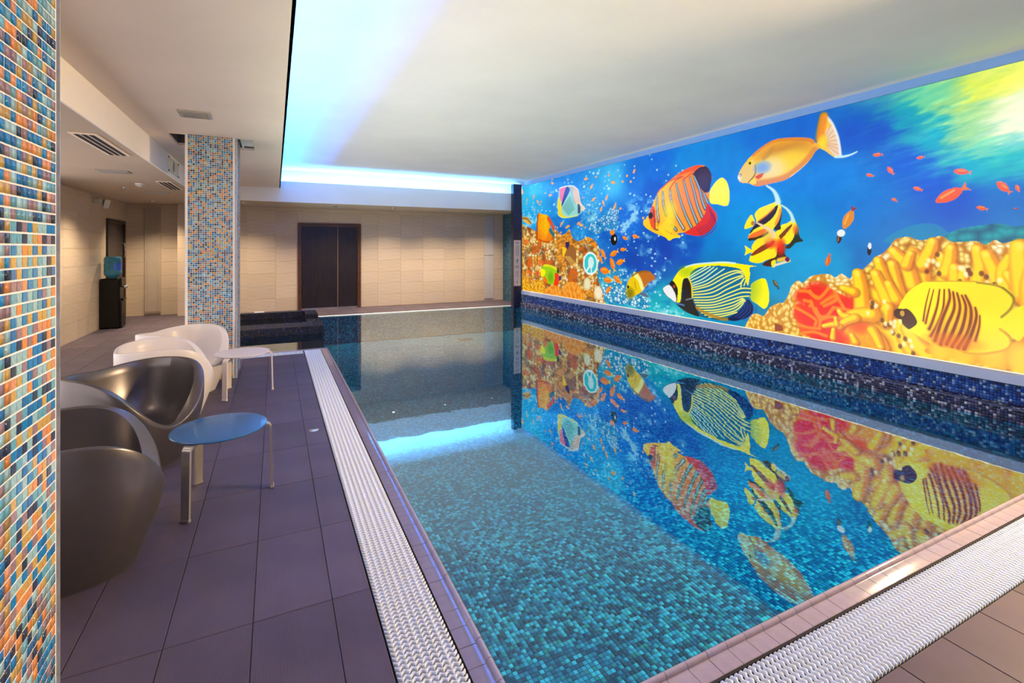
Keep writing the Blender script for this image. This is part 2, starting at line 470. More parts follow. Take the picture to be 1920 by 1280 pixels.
# =================================================================== POOL
TEAL = [(55,190,225), (25,142,185), (10,98,138), (6,72,112), (90,222,248), (30,158,170)]
TEALW = [3, 3, 4, 3, 2.2, 1.5]
m = MB()
m.box(PX0-.1, PX1+.1, PY0-.1, PY1+.1, Z_FLOOR-.1, Z_FLOOR)
m.box(-1.1, PX0, 7.8, 9.4, Z_FLOOR-.1, Z_FLOOR)
m.box(.50, PX0, PY0-.2, 7.86, Z_FLOOR, -.16)             # left side
m.box(.50, 6.0, PY0-.2, PY0, Z_FLOOR, -.16)              # front side
m.box(PX1, PX1+.36, PY0-.3, PY1, Z_FLOOR, .135)          # right side up to the ledge
m.box(.70, 6.0, PY1, PY1+.2, Z_FLOOR, -.02)              # far side
m.box(-1.1, .5, 7.60, 7.86, Z_FLOOR, -.16)
m.box(-1.2, -1.0, 7.6, 9.3, Z_FLOOR, -.02)
# inner faces of the overflow edge up to the coping
m.box(.635, PX0-.004, PY0-.1, 7.86, -.17, -.012)
m.box(.635, 6.0, 1.225, PY0-.004, -.17, -.012)
m.box(-1.0, .70, 7.83, 7.87, -.17, -.012)
pool = tag(m.obj('pool_basin', GROUT_TEAL), kind='structure')

P_T = .025
def near_skip(iu, iv):
    return (iu >= 10) & (iu < 34) & (iv >= 24) & (iv < 36)
nux = int((PX1-PX0)/P_T); nvy = int((PY1-PY0)/P_T)
me = mosaic_mesh('mosaic_floor', (PX0, PY0, Z_FLOOR), (1,0,0), (0,1,0), nux, nvy, P_T, .0035, TEAL, TEALW, .003, skip=near_skip, seed=3)
o = obj('mosaic_floor', me, MOSAIC_POOL, pool); o['kind'] = 'stuff'
POOLTILE = []
for i, c in enumerate(TEAL):
    mt = plain('pool_tile_%d' % i, tuple(.87*x for x in lin(c)), .35, spec=.3, var=.12, nscale=200)
    b = MB(); h = (P_T-.0035)/2; b.bbox(-h, h, -h, h, 0, .003, .0008)
    q = b.mesh('mosaic_tile'); q.materials.append(mt); POOLTILE.append(q)
for i in range(10, 34):
    for j in range(24, 36):
        k = random.choices(range(len(TEAL)), TEALW)[0]
        obj('mosaic_tile', POOLTILE[k], None, pool, (PX0+(i+.5)*P_T, PY0+(j+.5)*P_T, Z_FLOOR))
nrow = 24
me = mosaic_mesh('mosaic_side', (PX1, PY1, -nrow*P_T), (0,-1,0), (0,0,1), int((PY1-PY0)/P_T), nrow, P_T, .0035, TEAL, TEALW, .003, seed=4)
o = obj('mosaic_side', me, MOSAIC_POOL, pool); o['kind'] = 'stuff'
me = mosaic_mesh('mosaic_end', (.78, PY1, -nrow*P_T), (1,0,0), (0,0,1), int((PX1-.78)/P_T), nrow, P_T, .0035, TEAL, TEALW, .003, seed=5)
o = obj('mosaic_end', me, MOSAIC_POOL, pool); o['kind'] = 'stuff'
# dark and pale mosaic of the plinth under the picture wall
SPK = [(80,70,100), (60,52,78), (215,215,235), (145,130,145), (100,85,112), (240,242,250), (55,50,95)]
SPW = [4, 4, 1.9, 2, 3, 1.3, 2]
nl = int((11.22-PY0+.3)/P_T)
me = mosaic_mesh('plinth_mosaic', (PX1, 11.22, 0), (0,-1,0), (0,0,1), nl, 5, P_T, .003, SPK, SPW, .003, seed=6)
o = obj('plinth_mosaic', me, MOSAIC_GLASS, pool); o['kind'] = 'stuff'
me = mosaic_mesh('ledge_mosaic', (PX1, 11.22, .135), (0,-1,0), (1,0,0), nl, 4, P_T, .003, SPK, SPW, .003, seed=8)
# the ledge faces up: flip its normal by swapping the axes
bpy.data.meshes.remove(me)
me = mosaic_mesh('ledge_mosaic', (PX1, 11.22-nl*P_T, .135), (1,0,0), (0,1,0), 4, nl, P_T, .003, SPK, SPW, .003, seed=8)
o = obj('ledge_mosaic', me, MOSAIC_GLASS, pool); o['kind'] = 'stuff'
# rounded nosing of the ledge
m = MB(); pr = []
for k in range(7):
    a = R(180-90*k/6); pr.append((PX1+.022+.022*math.cos(a)-.004, .118+.02*math.sin(a)))
pr += [(PX1+.022, .11), ]
m.prism(pr, 'y', PY0-.3, 11.22); m.obj('ledge_nosing', plain('nosing_grey_violet', (.22, .20, .30), .15, var=.3, nscale=60), pool, True)
m = MB(); m.box(X_MUR+.035, X_MUR+.2, PY0-.3, 11.24, .13, .33); m.obj('plinth_core', GROUT_TEAL, pool)
BLU_LIT = [(55,95,190), (40,70,160), (150,190,245), (80,125,210), (65,58,110), (185,210,250)]  # tile colours brightened for the blue LED light falling on them
me = mosaic_mesh('upper_mosaic', (X_MUR+.035, 11.22, .137), (0,-1,0), (0,0,1), nl, 7, P_T, .003, BLU_LIT, [4,4,1.6,3,2,1], .003, seed=9)
o = obj('upper_mosaic', me, MOSAIC_GLASS, pool); o['kind'] = 'stuff'
# white edge of the far end
m = MB(); m.bbox(.785, 5.75, 11.49, 11.56, -.03, .012, .006); m.obj('far_edge', WHITE_PL, pool)

# coping pieces with a raised roll on the water side
def coping_mesh(name, ln, width, roll=True):
    pr = [(0, -.02), (0, -.003), (.003, 0), (width-.030, .0)]
    if roll:
        for k in range(9):
            a = R(180 - 180*k/8)
            pr.append((width-.014+.013*math.cos(a), .002+.016*math.sin(a)))
    pr += [(width, -.02)]
    m = MB(); m.prism(pr, 'y', -ln/2, ln/2)
    me = m.mesh(name, True); me.materials.append(COPING)
    me.set_sharp_from_angle(angle=R(45)); return me
cpm = coping_mesh('coping_tile', .0975, PX0-.62)
n = int((7.86-PY0)/.1)
for i in range(n+1):
    obj('coping_tile', cpm, None, pool, (.62, 7.83-.05-.1*i, random.uniform(-.0006, .0006)))
for i in range(50):
    obj('coping_tile', cpm, None, pool, (.775+.1*i, 1.222, random.uniform(-.0006, .0006)), (0, 0, R(90)))
m = MB(); m.bbox(.62, .722, 1.222, 1.325, -.02, .004, .004); m.obj('coping_corner', COPING, pool)
m = MB(); m.bbox(-1.0, .71, 7.835, 7.885, -.02, .006, .005); m.obj('coping_strip', COPING, pool)

# water
m = MB()
m.add([(PX0-.004, PY0-.004, Z_WATER), (PX1, PY0-.004, Z_WATER), (PX1, PY1, Z_WATER), (.78, PY1, Z_WATER), (.78, 9.28, Z_WATER), (-1.0, 9.28, Z_WATER),
       (-1.0, 7.885, Z_WATER), (PX0-.004, 7.885, Z_WATER)], [(0,1,2,3,4,7), (4,5,6,7)])
wa = tag(m.obj('pool_water', WATER), 'clear turquoise water filling the indoor pool', 'water', kind='stuff')
# unseen underwater lamps added to brighten the ceiling and pool
PFILL = emis('fill_pool_lamp', (1.0, .93, .80), 4.0)
def fill_pool_lamp(x, y, nx, ny, label, power):
    e = empty('fill_pool_lamp', (x, y, -.22))
    rz = math.atan2(ny, nx); e.rotation_euler = (0, 0, rz)
    m = MB(); m.lathe([(.10, 0), (.10, .012), (.085, .020), (.080, .008), (.080, 0)], 24); m.obj('bezel', CHROME, e, True, rot=(0, R(90), 0))
    m = MB(); m.lathe([(0, .010), (.080, .008)], 24); m.obj('lens', PFILL, e, rot=(0, R(90), 0))
    l = bpy.data.lights.new('lamp', 'SPOT'); l.energy = power; l.color = (1.0, .43, .31); l.spot_size = R(138); l.spot_blend = .6; l.shadow_soft_size = .08
    o = bpy.data.objects.new('lamp', l); COL.objects.link(o); o.parent = e; o.location = (.06, 0, 0)
    o.rotation_euler = (0, R(-90-58), 0)
    tag(e, label, 'lamp', 'added underwater pool lamps')
for k in range(5):
    fill_pool_lamp(PX0-.004, 2.4+1.25*k, 1, 0, 'added round underwater lamp in the deck-side pool wall, ' + ['nearest the front end', 'level with the silver side table', 'level with the metal floor cover', 'level with the white side table', 'nearest the hot tub'][k], POOL_FILL)
fill_pool_lamp(.784, 10.3, 1, 0, 'added round underwater lamp in the side of the hot tub plinth', POOL_FILL)
# main drain on the pool floor
dr = empty('pool_drain', (3.96, 10.6, Z_FLOOR))
m = MB(); m.bbox(-.22, .22, -.16, .16, 0, .02, .005); m.obj('drain_frame', GREY_PL, dr)
for k in range(7):
    m = MB(); m.box(-.18, .18, -.13+.04*k, -.115+.04*k, .019, .026); m.obj('slat', BLACKVOID, dr)
tag(dr, 'grey rectangular drain grille on the pool floor near the far end', 'drain')

# overflow grates: wavy bars over a trough
def bar_mesh(width):
    ns = 48; vs = []; fs = []
    pr = [(-.0068, -.014), (-.0068, -.006), (-.0048, -.0018), (0, .0004), (.0048, -.0018), (.0068, -.006), (.0068, -.014)]
    m_ = len(pr)
    for i in range(ns+1):
        s = i/ns; x = s*width
        q = .0045*math.cos(2*math.pi*s*8)
        mid = abs(s-.5) < .05
        for (a, z) in pr: vs.append((x, a*(1.0+.22*math.cos(4*math.pi*s*8)) + q, z - (.001 if mid else 0)))
    for i in range(ns):
        for j in range(m_-1): fs.append((i*m_+j, (i+1)*m_+j, (i+1)*m_+j+1, i*m_+j+1))
    fs += [tuple(range(m_)), tuple(range(ns*m_, ns*m_+m_))[::-1]]
    me = mesh_of('bar', vs, fs, True); me.materials.append(GRATE); return me
BAR = bar_mesh(.226)
def grate(label, org, length, rz, pitch=.0232):
    e = empty('overflow_grate', org, rz)
    m = MB()
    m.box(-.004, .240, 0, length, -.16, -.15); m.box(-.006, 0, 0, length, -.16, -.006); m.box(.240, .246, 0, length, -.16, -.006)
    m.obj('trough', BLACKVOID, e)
    n = int(length/pitch); extra = []
    for i in range(n):
        y = (i+.5)*pitch
        if i < 300: obj('bar', BAR, None, e, (.007, y, 0))
        else: extra.append(y)
    m = MB()
    for x in (.04, .12, .20): m.box(x-.006, x+.006, 0, length, -.020, -.011)
    m.obj('spine', GRATE, e)
    tag(e, label, 'grate', 'white overflow grates around the pool')
    return e
grate('white wavy-bar overflow grate running along the deck beside the chairs', (.378, .975, 0), 6.85, 0)
grate('white wavy-bar overflow grate along the near end of the pool', (5.75, .974, 0), 5.12, R(90))
grate('short white overflow grate across the deck end by the hot tub', (-1.0, 7.83, 0), 1.37, R(-90))

# =================================================================== HOT TUB
DRK = [(34,30,40), (52,42,46), (22,22,36), (80,66,64), (40,50,95)]
DW = [4, 3, 4, 1.2, 2]
tub = empty('hot_tub', (0, 0, 0))
TUBCORE = plain('tub_core_dark', (.012, .013, .022), .3, var=.2)
m = MB()
m.box(-1.0, .78, 9.283, 9.85, -.62, .137)         # front ledge
m.box(.54, .78, 9.85, 10.95, -.62, .137)          # right ledge
m.box(-1.0, .54, 9.85, 10.95, -.62, -.25)
m.box(-1.0, .76, 10.82, 10.95, -.62, .225)        # back rim
m.box(.54, .757, 10.29, 10.95, .137, .225)        # raised block
m.box(.54, .78, 10.95, 11.50, -.62, -.004)
m.obj('tub_body', TUBCORE, tub)
def mos(name, org, U, V, nu, nv, seed):
    q = mosaic_mesh(name, org, U, V, nu, nv, .0232, .003, DRK, DW, .0028, seed=seed)
    z = obj(name, q, MOSAIC_GLASS, tub); z['kind'] = 'stuff'
mos('front_mosaic', (-1.0, 9.283, 0), (1,0,0), (0,0,1), 76, 6, 21)
mos('ledge_mosaic', (-1.0, 9.285, .137), (1,0,0), (0,1,0), 76, 24, 22)
mos('side_mosaic', (.78, 9.285, 0), (0,1,0), (0,0,1), 72, 6, 23)
mos('side_ledge_mosaic', (.545, 9.855, .137), (1,0,0), (0,1,0), 10, 18, 24)
mos('block_front_mosaic', (.54, 10.29, .14), (1,0,0), (0,0,1), 9, 4, 25)
mos('block_top_mosaic', (.54, 10.29, .225), (1,0,0), (0,1,0), 9, 28, 26)
mos('back_mosaic', (-1.0, 10.82, .10), (1,0,0), (0,0,1), 66, 5, 27)
mos('back_top_mosaic', (-1.0, 10.822, .225), (1,0,0), (0,1,0), 66, 5, 28)
TUBW = plain('tub_water_dark', (.006, .007, .012), .03, spec=.6, var=.1)
m = MB(); m.add([(-1.0, 9.85, .10), (.54, 9.85, .10), (.54, 10.82, .10), (-1.0, 10.82, .10)], [(0,1,2,3)])
m.obj('tub_water', TUBW, tub)
tag(tub, 'raised hot tub clad in near-black mosaic at the pool corner', 'hot tub')
m = MB(); m.bbox(-.09, .09, -.035, .035, 0, .022, .006)
tag(m.obj('soap_tray', WHITE_PL, loc=(-.28, 10.88, .228)), 'small flat white tray lying on the dark tub rim', 'tray')

# =================================================================== COLUMNS
CP = [(225,145,70), (200,165,85), (150,195,210), (20,130,200), (45,60,90), (150,125,135), (100,170,200), (215,150,105), (30,110,180)]
CW = [1.1, 1.7, 2.6, 2.0, 1.5, 1.7, 2.0, .7, 1.2]
PC = .0232
COLM = []
for i, c in enumerate(CP):
    mt = plain('column_tile_%d' % i, lin(c), .10, spec=.6, var=.16, nscale=120)
    b = MB(); h = (PC-.0037)/2; b.bbox(-.001, .0014, -h, h, -h, h, .0006)
    q = b.mesh('mosaic_tile'); q.materials.append(mt); COLM.append(q)
CTRIM = plain('corner_trim_grey_blue', (.34, .38, .47), .12, spec=.6, var=.15, nscale=30)

def column(label, x1, y1, size, near):
    x0, y0 = x1-size, y1-size
    e = empty('mosaic_column', ((x0+x1)/2, (y0+y1)/2, 0))
    hx = size/2; zt = Z_MID+.30 if not near else Z_MID
    m = MB(); m.box(-hx, hx, -hx, hx, 0, zt); m.obj('column_core', GROUT_WHITE, e)
    nu = int((size-.05)/PC); nv = int(zt/PC)
    if near:
        # right face, nearest rows seen by the hall: single tiles
        cols = nu
        def sk(iu, iv): return (iu >= nu-9) & (iv >= 34) & (iv < 67)
        me = mosaic_mesh('face_mosaic', (hx, hx-.024-nu*PC, 0), (0,1,0), (0,0,1), nu, nv, PC, .0037, CP, CW, .0014, skip=sk, seed=31)
        for i in range(nu-9, nu):
            for j in range(34, 67):
                k = random.choices(range(len(CP)), CW)[0]
                obj('mosaic_tile', COLM[k], None, e, (hx, hx-.024-nu*PC+(i+.5)*PC, (j+.5)*PC))
    else:
        me = mosaic_mesh('face_mosaic', (hx, hx-.024-nu*PC, 0), (0,1,0), (0,0,1), nu, nv, PC, .0037, CP, CW, .0014, seed=32)
    o = obj('face_mosaic', me, MOSAIC_GLASS, e); o['kind'] = 'stuff'
    me = mosaic_mesh('front_mosaic', (-hx+.025, -hx, 0), (1,0,0), (0,0,1), nu, nv, PC, .0037, CP, CW, .0014, seed=33)
    o = obj('front_mosaic', me, MOSAIC_GLASS, e); o['kind'] = 'stuff'
    # corner trim: quarter-round bead
    for (sx, sy) in ((1, 1), (1, -1)):
        m = MB(); pr = []
        for k in range(7):
            a = R(90*k/6); pr.append((.022*math.cos(a)-.016, .022*math.sin(a)-.016))
        pr = [(-.022, -.022), ] + pr
        pr = [(sx*(hx)+sx*p[0], sy*hx+sy*p[1]) for p in pr]
        m.prism(pr, 'z', 0, zt); m.obj('corner_trim', CTRIM, e, False)
    tag(e, label, 'column')
    return e
column('near mosaic column at the left edge with large colourful glass tiles', -.45, 1.475, .52, True)
column('mosaic column of blue and orange tiles rising behind the white chairs', -.40, 7.00, .505, False)

# =================================================================== DOORS
d1 = empty('door_1', (1.24, Y_FAR, 0)); tag(d1, kind='structure')
m = MB()
m.bbox(-.74, -.66, -.05, .02, 0, 2.13, .004); m.bbox(.66, .74, -.05, .02, 0, 2.13, .004); m.bbox(-.66, .66, -.05, .02, 2.06, 2.13, .004)
m.obj('door_frame', FRAMEWOOD, d1)
m = MB(); m.bbox(-.655, .178, -.012, .018, .035, 2.055, .003); m.obj('door_leaf', DARKWOOD, d1)
m = MB(); m.bbox(.186, .655, -.012, .018, .035, 2.055, .003); m.obj('door_leaf', DARKWOOD, d1)
m = MB(); m.box(.176, .188, -.018, .0, .03, 2.055); m.obj('meeting_strip', plain('strip_brown', (.25, .16, .12), .3), d1)
m = MB(); m.box(-.66, .66, -.02, .018, 0, .033); m.obj('threshold', CHROME, d1)
d2 = empty('door_2', (X_LEFT, 12.56, 0)); tag(d2, kind='structure')
m = MB()
m.bbox(-.02, .04, -.63, -.56, 0, 2.09, .004); m.bbox(-.02, .04, .56, .63, 0, 2.09, .004); m.bbox(-.02, .04, -.56, .56, 2.02, 2.09, .004)
m.obj('door_frame', DARKWOOD, d2)
m = MB(); m.bbox(-.02, .012, -.555, .555, .01, 2.015, .003); m.obj('door_leaf', DARKWOOD, d2)
m = MB(); m.tube([(.012, .44, 1.62), (.06, .44, 1.60), (.065, .44, 1.45), (.06, .44, 1.32), (.012, .44, 1.30)], .012)
m.obj('handle', CHROME, d2, True)

# radiator cover with vertical ribs
e = empty('radiator_panel', (-2.47, 13.390, 0))
m = MB(); m.bbox(-.15, .15, -.03, .0, .05, 2.44, .004); m.obj('back_plate', RADIATOR, e)
for k in range(12):
    m = MB(); m.bbox(-.138+.0235*k, -.122+.0235*k, -.045, -.028, .09, 2.40, .003); m.obj('rib', RADIATOR, e)
tag(e, 'tall narrow beige ribbed panel on the recessed wall beside the water cooler', 'radiator')
e = empty('access_panel', (5.565, Y_FAR-.009, 0))
PANELW = plain('panel_pale', (.50, .46, .46), .4, var=.03)
m = MB(); m.bbox(-.145, .145, -.02, 0, .06, 1.30, .004); m.obj('lower_panel', PANELW, e)
m = MB(); m.bbox(-.145, .145, -.02, 0, 1.31, 2.46, .004); m.obj('upper_panel', PANELW, e)
tag(e, 'tall pale service panel on the far wall near the picture wall', 'panel')

# pilaster with the rules sign
e = empty('mosaic_pilaster', (5.615, 11.26, 0))
DB = [(25,25,70), (20,30,100), (40,35,60), (15,20,60)]
m = MB(); m.box(-.105, .13, 0, .14, -.02, Z_TOP-.06); m.obj('pilaster_core', TUBCORE, e)
me = mosaic_mesh('pilaster_mosaic', (-.105, 0, 0), (1,0,0), (0,0,1), 10, 134, .0232, .003, DB, [3,3,2,2], .0028, seed=41)
o = obj('pilaster_mosaic', me, MOSAIC_GLASS, e); o['kind'] = 'stuff'
tag(e, 'narrow dark blue mosaic pilaster where the picture wall ends', 'pilaster')
AL = [(70,120,140), (50,95,120), (95,140,155), (60,85,110)]
me = mosaic_mesh('alcove_mosaic', (6.02, 13.0, 0), (0,-1,0), (0,0,1), 70, 106, .0232, .003, AL, [3,3,2,2], .0028, seed=42)
o = obj('alcove_mosaic', me, MOSAIC_GLASS, wra); o['kind'] = 'stuff'
e = empty('rules_sign', (5.61, 11.252, .54))
m = MB(); m.bbox(-.095, .10, -.008, 0, 0, 1.18, .003); m.obj('sign_board', plain('sign_board', (.62, .64, .74), .35, var=.02), e)
INK = plain('sign_ink', (.10, .12, .26), .5)
INKB = plain('sign_ink_blue', (.06, .22, .42), .5)
zz = 1.12
rows = [(.11, .018, 1), (0, 0, 0), (.07, .009, 0), (.10, .009, 0), (.11, .009, 0), (.08, .009, 0), (.11, .009, 0), (.10, .009, 0), (.11, .009, 0), (.09, .009, 0), (0, 0, 0)]
def ink_rows(rows, zz):
    for (wd, hh, b) in rows:
        if wd:
            m = MB(); m.box(-wd/2, wd/2, -.0095, -.0075, zz-hh, zz); m.obj('print_line', INK, e)
        zz -= .036
    return zz
ink_rows(rows, 1.12)
m = MB(); m.lathe([(0, 0), (.028, 0), (.028, .002), (0, .002)], 20); 
o = m.obj('print_symbol', INKB, e, loc=(.002, -.0075, .66), rot=(R(90), 0, 0))
m = MB(); m.box(-.012, .012, -.0095, -.0075, .58, .63); m.obj('print_symbol', INKB, e)
ink_rows([(.10, .014, 1), (.12, .014, 1), (0, 0, 0), (0, 0, 0), (.08, .009, 0), (.10, .009, 0), (.06, .009, 0), (.07, .009, 0), (.03, .009, 0)], .52)
m = MB(); m.box(-.012, .012, -.0095, -.0075, .07, .13); m.obj('print_symbol', INKB, e)
tag(e, 'tall pale notice board with dark lines of print on the pilaster', 'sign')

# =================================================================== CEILING AND WALL DEVICES
def slot_diffuser(label, x, y0, y1):
    e = empty('slot_diffuser', (x, (y0+y1)/2, Z_LOW)); L = (y1-y0)/2
    m = MB(); m.bbox(-.10, .10, -L, L, -.010, .0, .003); m.obj('frame', PLASTER_WARM, e)
    for k in range(3):
        m = MB(); m.box(-.07+.052*k, -.035+.052*k, -L+.03, L-.03, -.0125, -.008); m.obj('slot', BLACKVOID, e)
    tag(e, label, 'air vent', 'slot diffusers in the low ceiling')
slot_diffuser('long three-slot air diffuser in the low ceiling beside the near column', -1.48, 5.35, 6.45)
slot_diffuser('three-slot air diffuser in the low ceiling beside the farther column', -1.48, 8.70, 9.75)
def grille(label, x, y, z, sx, sy, mat):
    e = empty('ceiling_grille', (x, y, z))
    m = MB(); m.bbox(-sx/2, sx/2, -sy/2, sy/2, -.012, 0, .004); m.obj('frame', mat, e)
    m = MB(); m.box(-sx/2+.03, sx/2-.03, -sy/2+.03, sy/2-.03, -.014, -.010); m.obj('opening', plain('grille_grey', (.25, .25, .22), .5) if 'grille_grey' not in MATS else MATS['grille_grey'], e)
    n = 6
    for k in range(n):
        yy = -sy/2+.04+(sy-.08)*k/(n-1)
        m = MB(); m.box(-sx/2+.03, sx/2-.03, yy-.004, yy+.004, -.019, -.012); m.obj('slat', mat, e)
    tag(e, label, 'air vent', 'square ceiling grilles')
grille('square slatted air grille in the middle ceiling in front of the column', -.69, 5.50, Z_MID, .26, .26, GREY_PL)
grille('flat grille in the low ceiling nearest the near column', -1.86, 7.85, Z_LOW, .34, .22, GREY_PL)
grille('flat grille in the low ceiling farthest toward the recess', -1.86, 10.4, Z_LOW, .34, .22, GREY_PL)
e = empty('smoke_detector', (-1.85, 9.15, Z_LOW))
m = MB(); m.lathe([(0, -.045), (.03, -.045), (.045, -.03), (.06, -.016), (.06, 0)], 24); m.obj('housing', WHITE_PL, e, True)
m = MB(); m.lathe([(.046, -.034), (.050, -.030), (.056, -.022), (.056, -.018)], 24); m.obj('vent_ring', GREY_PL, e, True)
tag(e, 'round white smoke detector on the low ceiling', 'smoke detector')
e = empty('sign_plate', (X_BEAM+.0, 8.23, 2.64))
m = MB(); m.bbox(.012, .022, -.38, .38, -.105, .105, .003); m.obj('plate', plain('plate_pale_green', (.66, .72, .66), .25), e)
m = MB(); m.lathe([(0, 0), (.07, 0), (.07, .002), (0, .002)], 28)
o = m.obj('oval_mark', plain('mark_grey', (.16, .18, .17), .4), e, loc=(.022, .0, .0), rot=(0, R(90), 0)); o.scale = (1, .9, 1)
for sy in (-1, 1):
    for sz in (-1, 1):
        m = MB(); m.lathe([(0, .03), (.012, .03), (.012, 0)], 12); m.obj('standoff_bolt', BLACK, e, loc=(0, sy*.36, sz*.09), rot=(0, R(90), 0))
tag(e, 'pale plate with a dark oval mark bolted to the white ceiling beam', 'sign')
e = empty('wall_sensor', (X_LEFT+.008, 11.2, 2.38))
m = MB(); m.bbox(0, .03, -.05, .05, -.06, .06, .006); m.obj('mount', GREY_PL, e)
m = MB(); m.lathe([(0, .11), (.04, .10), (.055, .06), (.055, 0)], 20); m.obj('lens_body', GREY_PL, e, True, loc=(.02, 0, 0), rot=(0, R(90), 0))
tag(e, 'small round grey sensor high on the beige left wall', 'sensor')
e = empty('wall_speaker', (X_LEFT+.008, 11.78, 2.36))
m = MB(); m.bbox(0, .09, -.07, .07, -.08, .08, .010); m.obj('cabinet', WHITE_PL, e, rot=(0, R(12), R(15)))
m = MB(); m.box(.088, .093, -.05, .05, -.06, .06); m.obj('speaker_grille', GREY_PL, e, rot=(0, R(12), R(15)))
tag(e, 'small white box speaker high on the left wall beside the door', 'speaker')

# downlights under the far soffit; those in the corridor are added for light
LAMP = emis('lamp_warm', (1.0, .80, .55), 6.0)
DLG = 'small downlights in the low ceilings'
def downlight(x, y, label, power, z=Z_LOW, size=120):
    e = empty('downlight', (x, y, z))
    m = MB(); m.lathe([(.055, 0), (.055, -.012), (.040, -.018), (.034, -.006), (.034, 0)], 20); m.obj('bezel', CHROME, e, True)
    m = MB(); m.lathe([(0, -.006), (.034, -.006)], 20); m.obj('lamp_face', LAMP, e)
    l = spot((0, 0, -.03), power, (1.0, .80, .56), size, 1.0, None, 'lamp', .04); l.parent = e
    tag(e, label, 'downlight', DLG)
words = ['above the hot tub', 'above the dark double door', 'just right of the double door', 'over the middle of the far deck', 'nearest the pilaster']
for k, x in enumerate((-.6, 1.25, 2.6, 3.9, 5.2)):
    downlight(x, 11.95, 'small round downlight in the far soffit ' + words[k], 150, Z_LOW, 126)
for k, (x, y) in enumerate(((-2.3, 12.4), (-2.2, 9.9), (-2.2, 6.7), (-2.2, 3.6), (-2.2, .6))):
    downlight(x, y, 'added small round downlight in the corridor ceiling, ' + ['by the recess', 'by the water cooler', 'level with the farther column', 'level with the near chairs', 'behind the near column'][k], (150, 190, 50, 20, 12)[k])

# two unseen spotlights added to stand in for the warm glow of the picture
FILL_FACE = emis('fill_face_warm', (1.0, .74, .40), 8.0)
for k, (y, lab) in enumerate(((1.12, 'added unseen warm spotlight just past the near end of the picture wall'), (.80, 'added unseen warm spotlight farthest back on the right wall'))):
    e = empty('fill_spotlight', (X_MUR+.06, y, 2.45))
    m = MB(); m.bbox(-.03, 0, -.05, .05, -.05, .05, .006); m.obj('mount', WHITE_PL, e)
    d = Vector((-5, 1.3, -2.3)).normalized(); q = d.to_track_quat('Z', 'Y').to_euler()
    m = MB(); m.lathe([(0, 0), (.045, 0), (.050, .10), (.044, .10), (.042, .08)], 20); m.obj('head', WHITE_PL, e, True, loc=(-.05, 0, 0), rot=q)
    m = MB(); m.lathe([(0, .085), (.042, .085)], 20); m.obj('lamp_face', FILL_FACE, e, loc=(-.05, 0, 0), rot=q)
    l = spot(tuple(Vector((-.05, 0, 0))+d*.14), FILL_SPOT, (1.0, .68, .36), 100, .9, None, 'lamp', .05); l.parent = e
    l.rotation_euler = d.to_track_quat('-Z', 'Y').to_euler()
    tag(e, lab, 'spotlight', 'added spotlights for the picture glow')

# =================================================================== WATER COOLER
e = empty('water_cooler', (-2.765, 11.62, 0), 0)
m = MB(); m.bbox(-.165, .14, -.165, .165, .0, .94, .03); m.obj('cabinet', BLACK, e)
m = MB(); m.bbox(.13, .165, -.15, .15, .02, .52, .012); m.obj('lower_door', BLACK, e)
m = MB(); m.bbox(.13, .168, -.15, .15, .78, .95, .012); m.obj('tap_panel', BLACK, e)
m = MB(); m.bbox(.12, .19, -.11, .11, .53, .56, .006); m.obj('drip_tray', BLACK, e)
for sy in (-.06, .06):
    m = MB(); m.tube([(.15, sy, .78), (.20, sy, .775), (.205, sy, .74)], .012); t = m.obj('tap', CHROME, e, True)
    m = MB(); m.bbox(.185, .225, sy-.012, sy+.012, .785, .80, .003); m.obj('tap_lever', WHITE_PL, t)
t = NT('bottle_plastic'); setp(t.b, (.10, .38, .58), .08, spec=.6); t.b.inputs['Transmission Weight'].default_value = .55; t.b.inputs['IOR'].default_value = 1.2
BOT = t.m
m = MB(); m.lathe([(0, .92), (.05, .93), (.06, .955), (.115, .985), (.135, 1.02), (.135, 1.10), (.128, 1.11), (.135, 1.12), (.135, 1.22), (.128, 1.23), (.135, 1.24), (.135, 1.30), (.12, 1.345), (.0, 1.35)], 32)
b = m.obj('bottle', BOT, e, True)
m = MB()
for k in range(8):
    a0, a1 = R(-70+13*k), R(-70+13*(k+1)); r = .1365
    m.add([(r*math.cos(a0), r*math.sin(a0), 1.09), (r*math.cos(a1), r*math.sin(a1), 1.09), (r*math.cos(a1), r*math.sin(a1), 1.23), (r*math.cos(a0), r*math.sin(a0), 1.23)], [(0,1,2,3)])
m.obj('bottle_label', plain('label_blue', (.02, .12, .60), .4), b)
m = MB(); m.box(.005, .012, -.1385, -.137, 1.13, 1.21)
tag(e, 'black water cooler with a blue bottle on top by the left wall', 'water cooler')

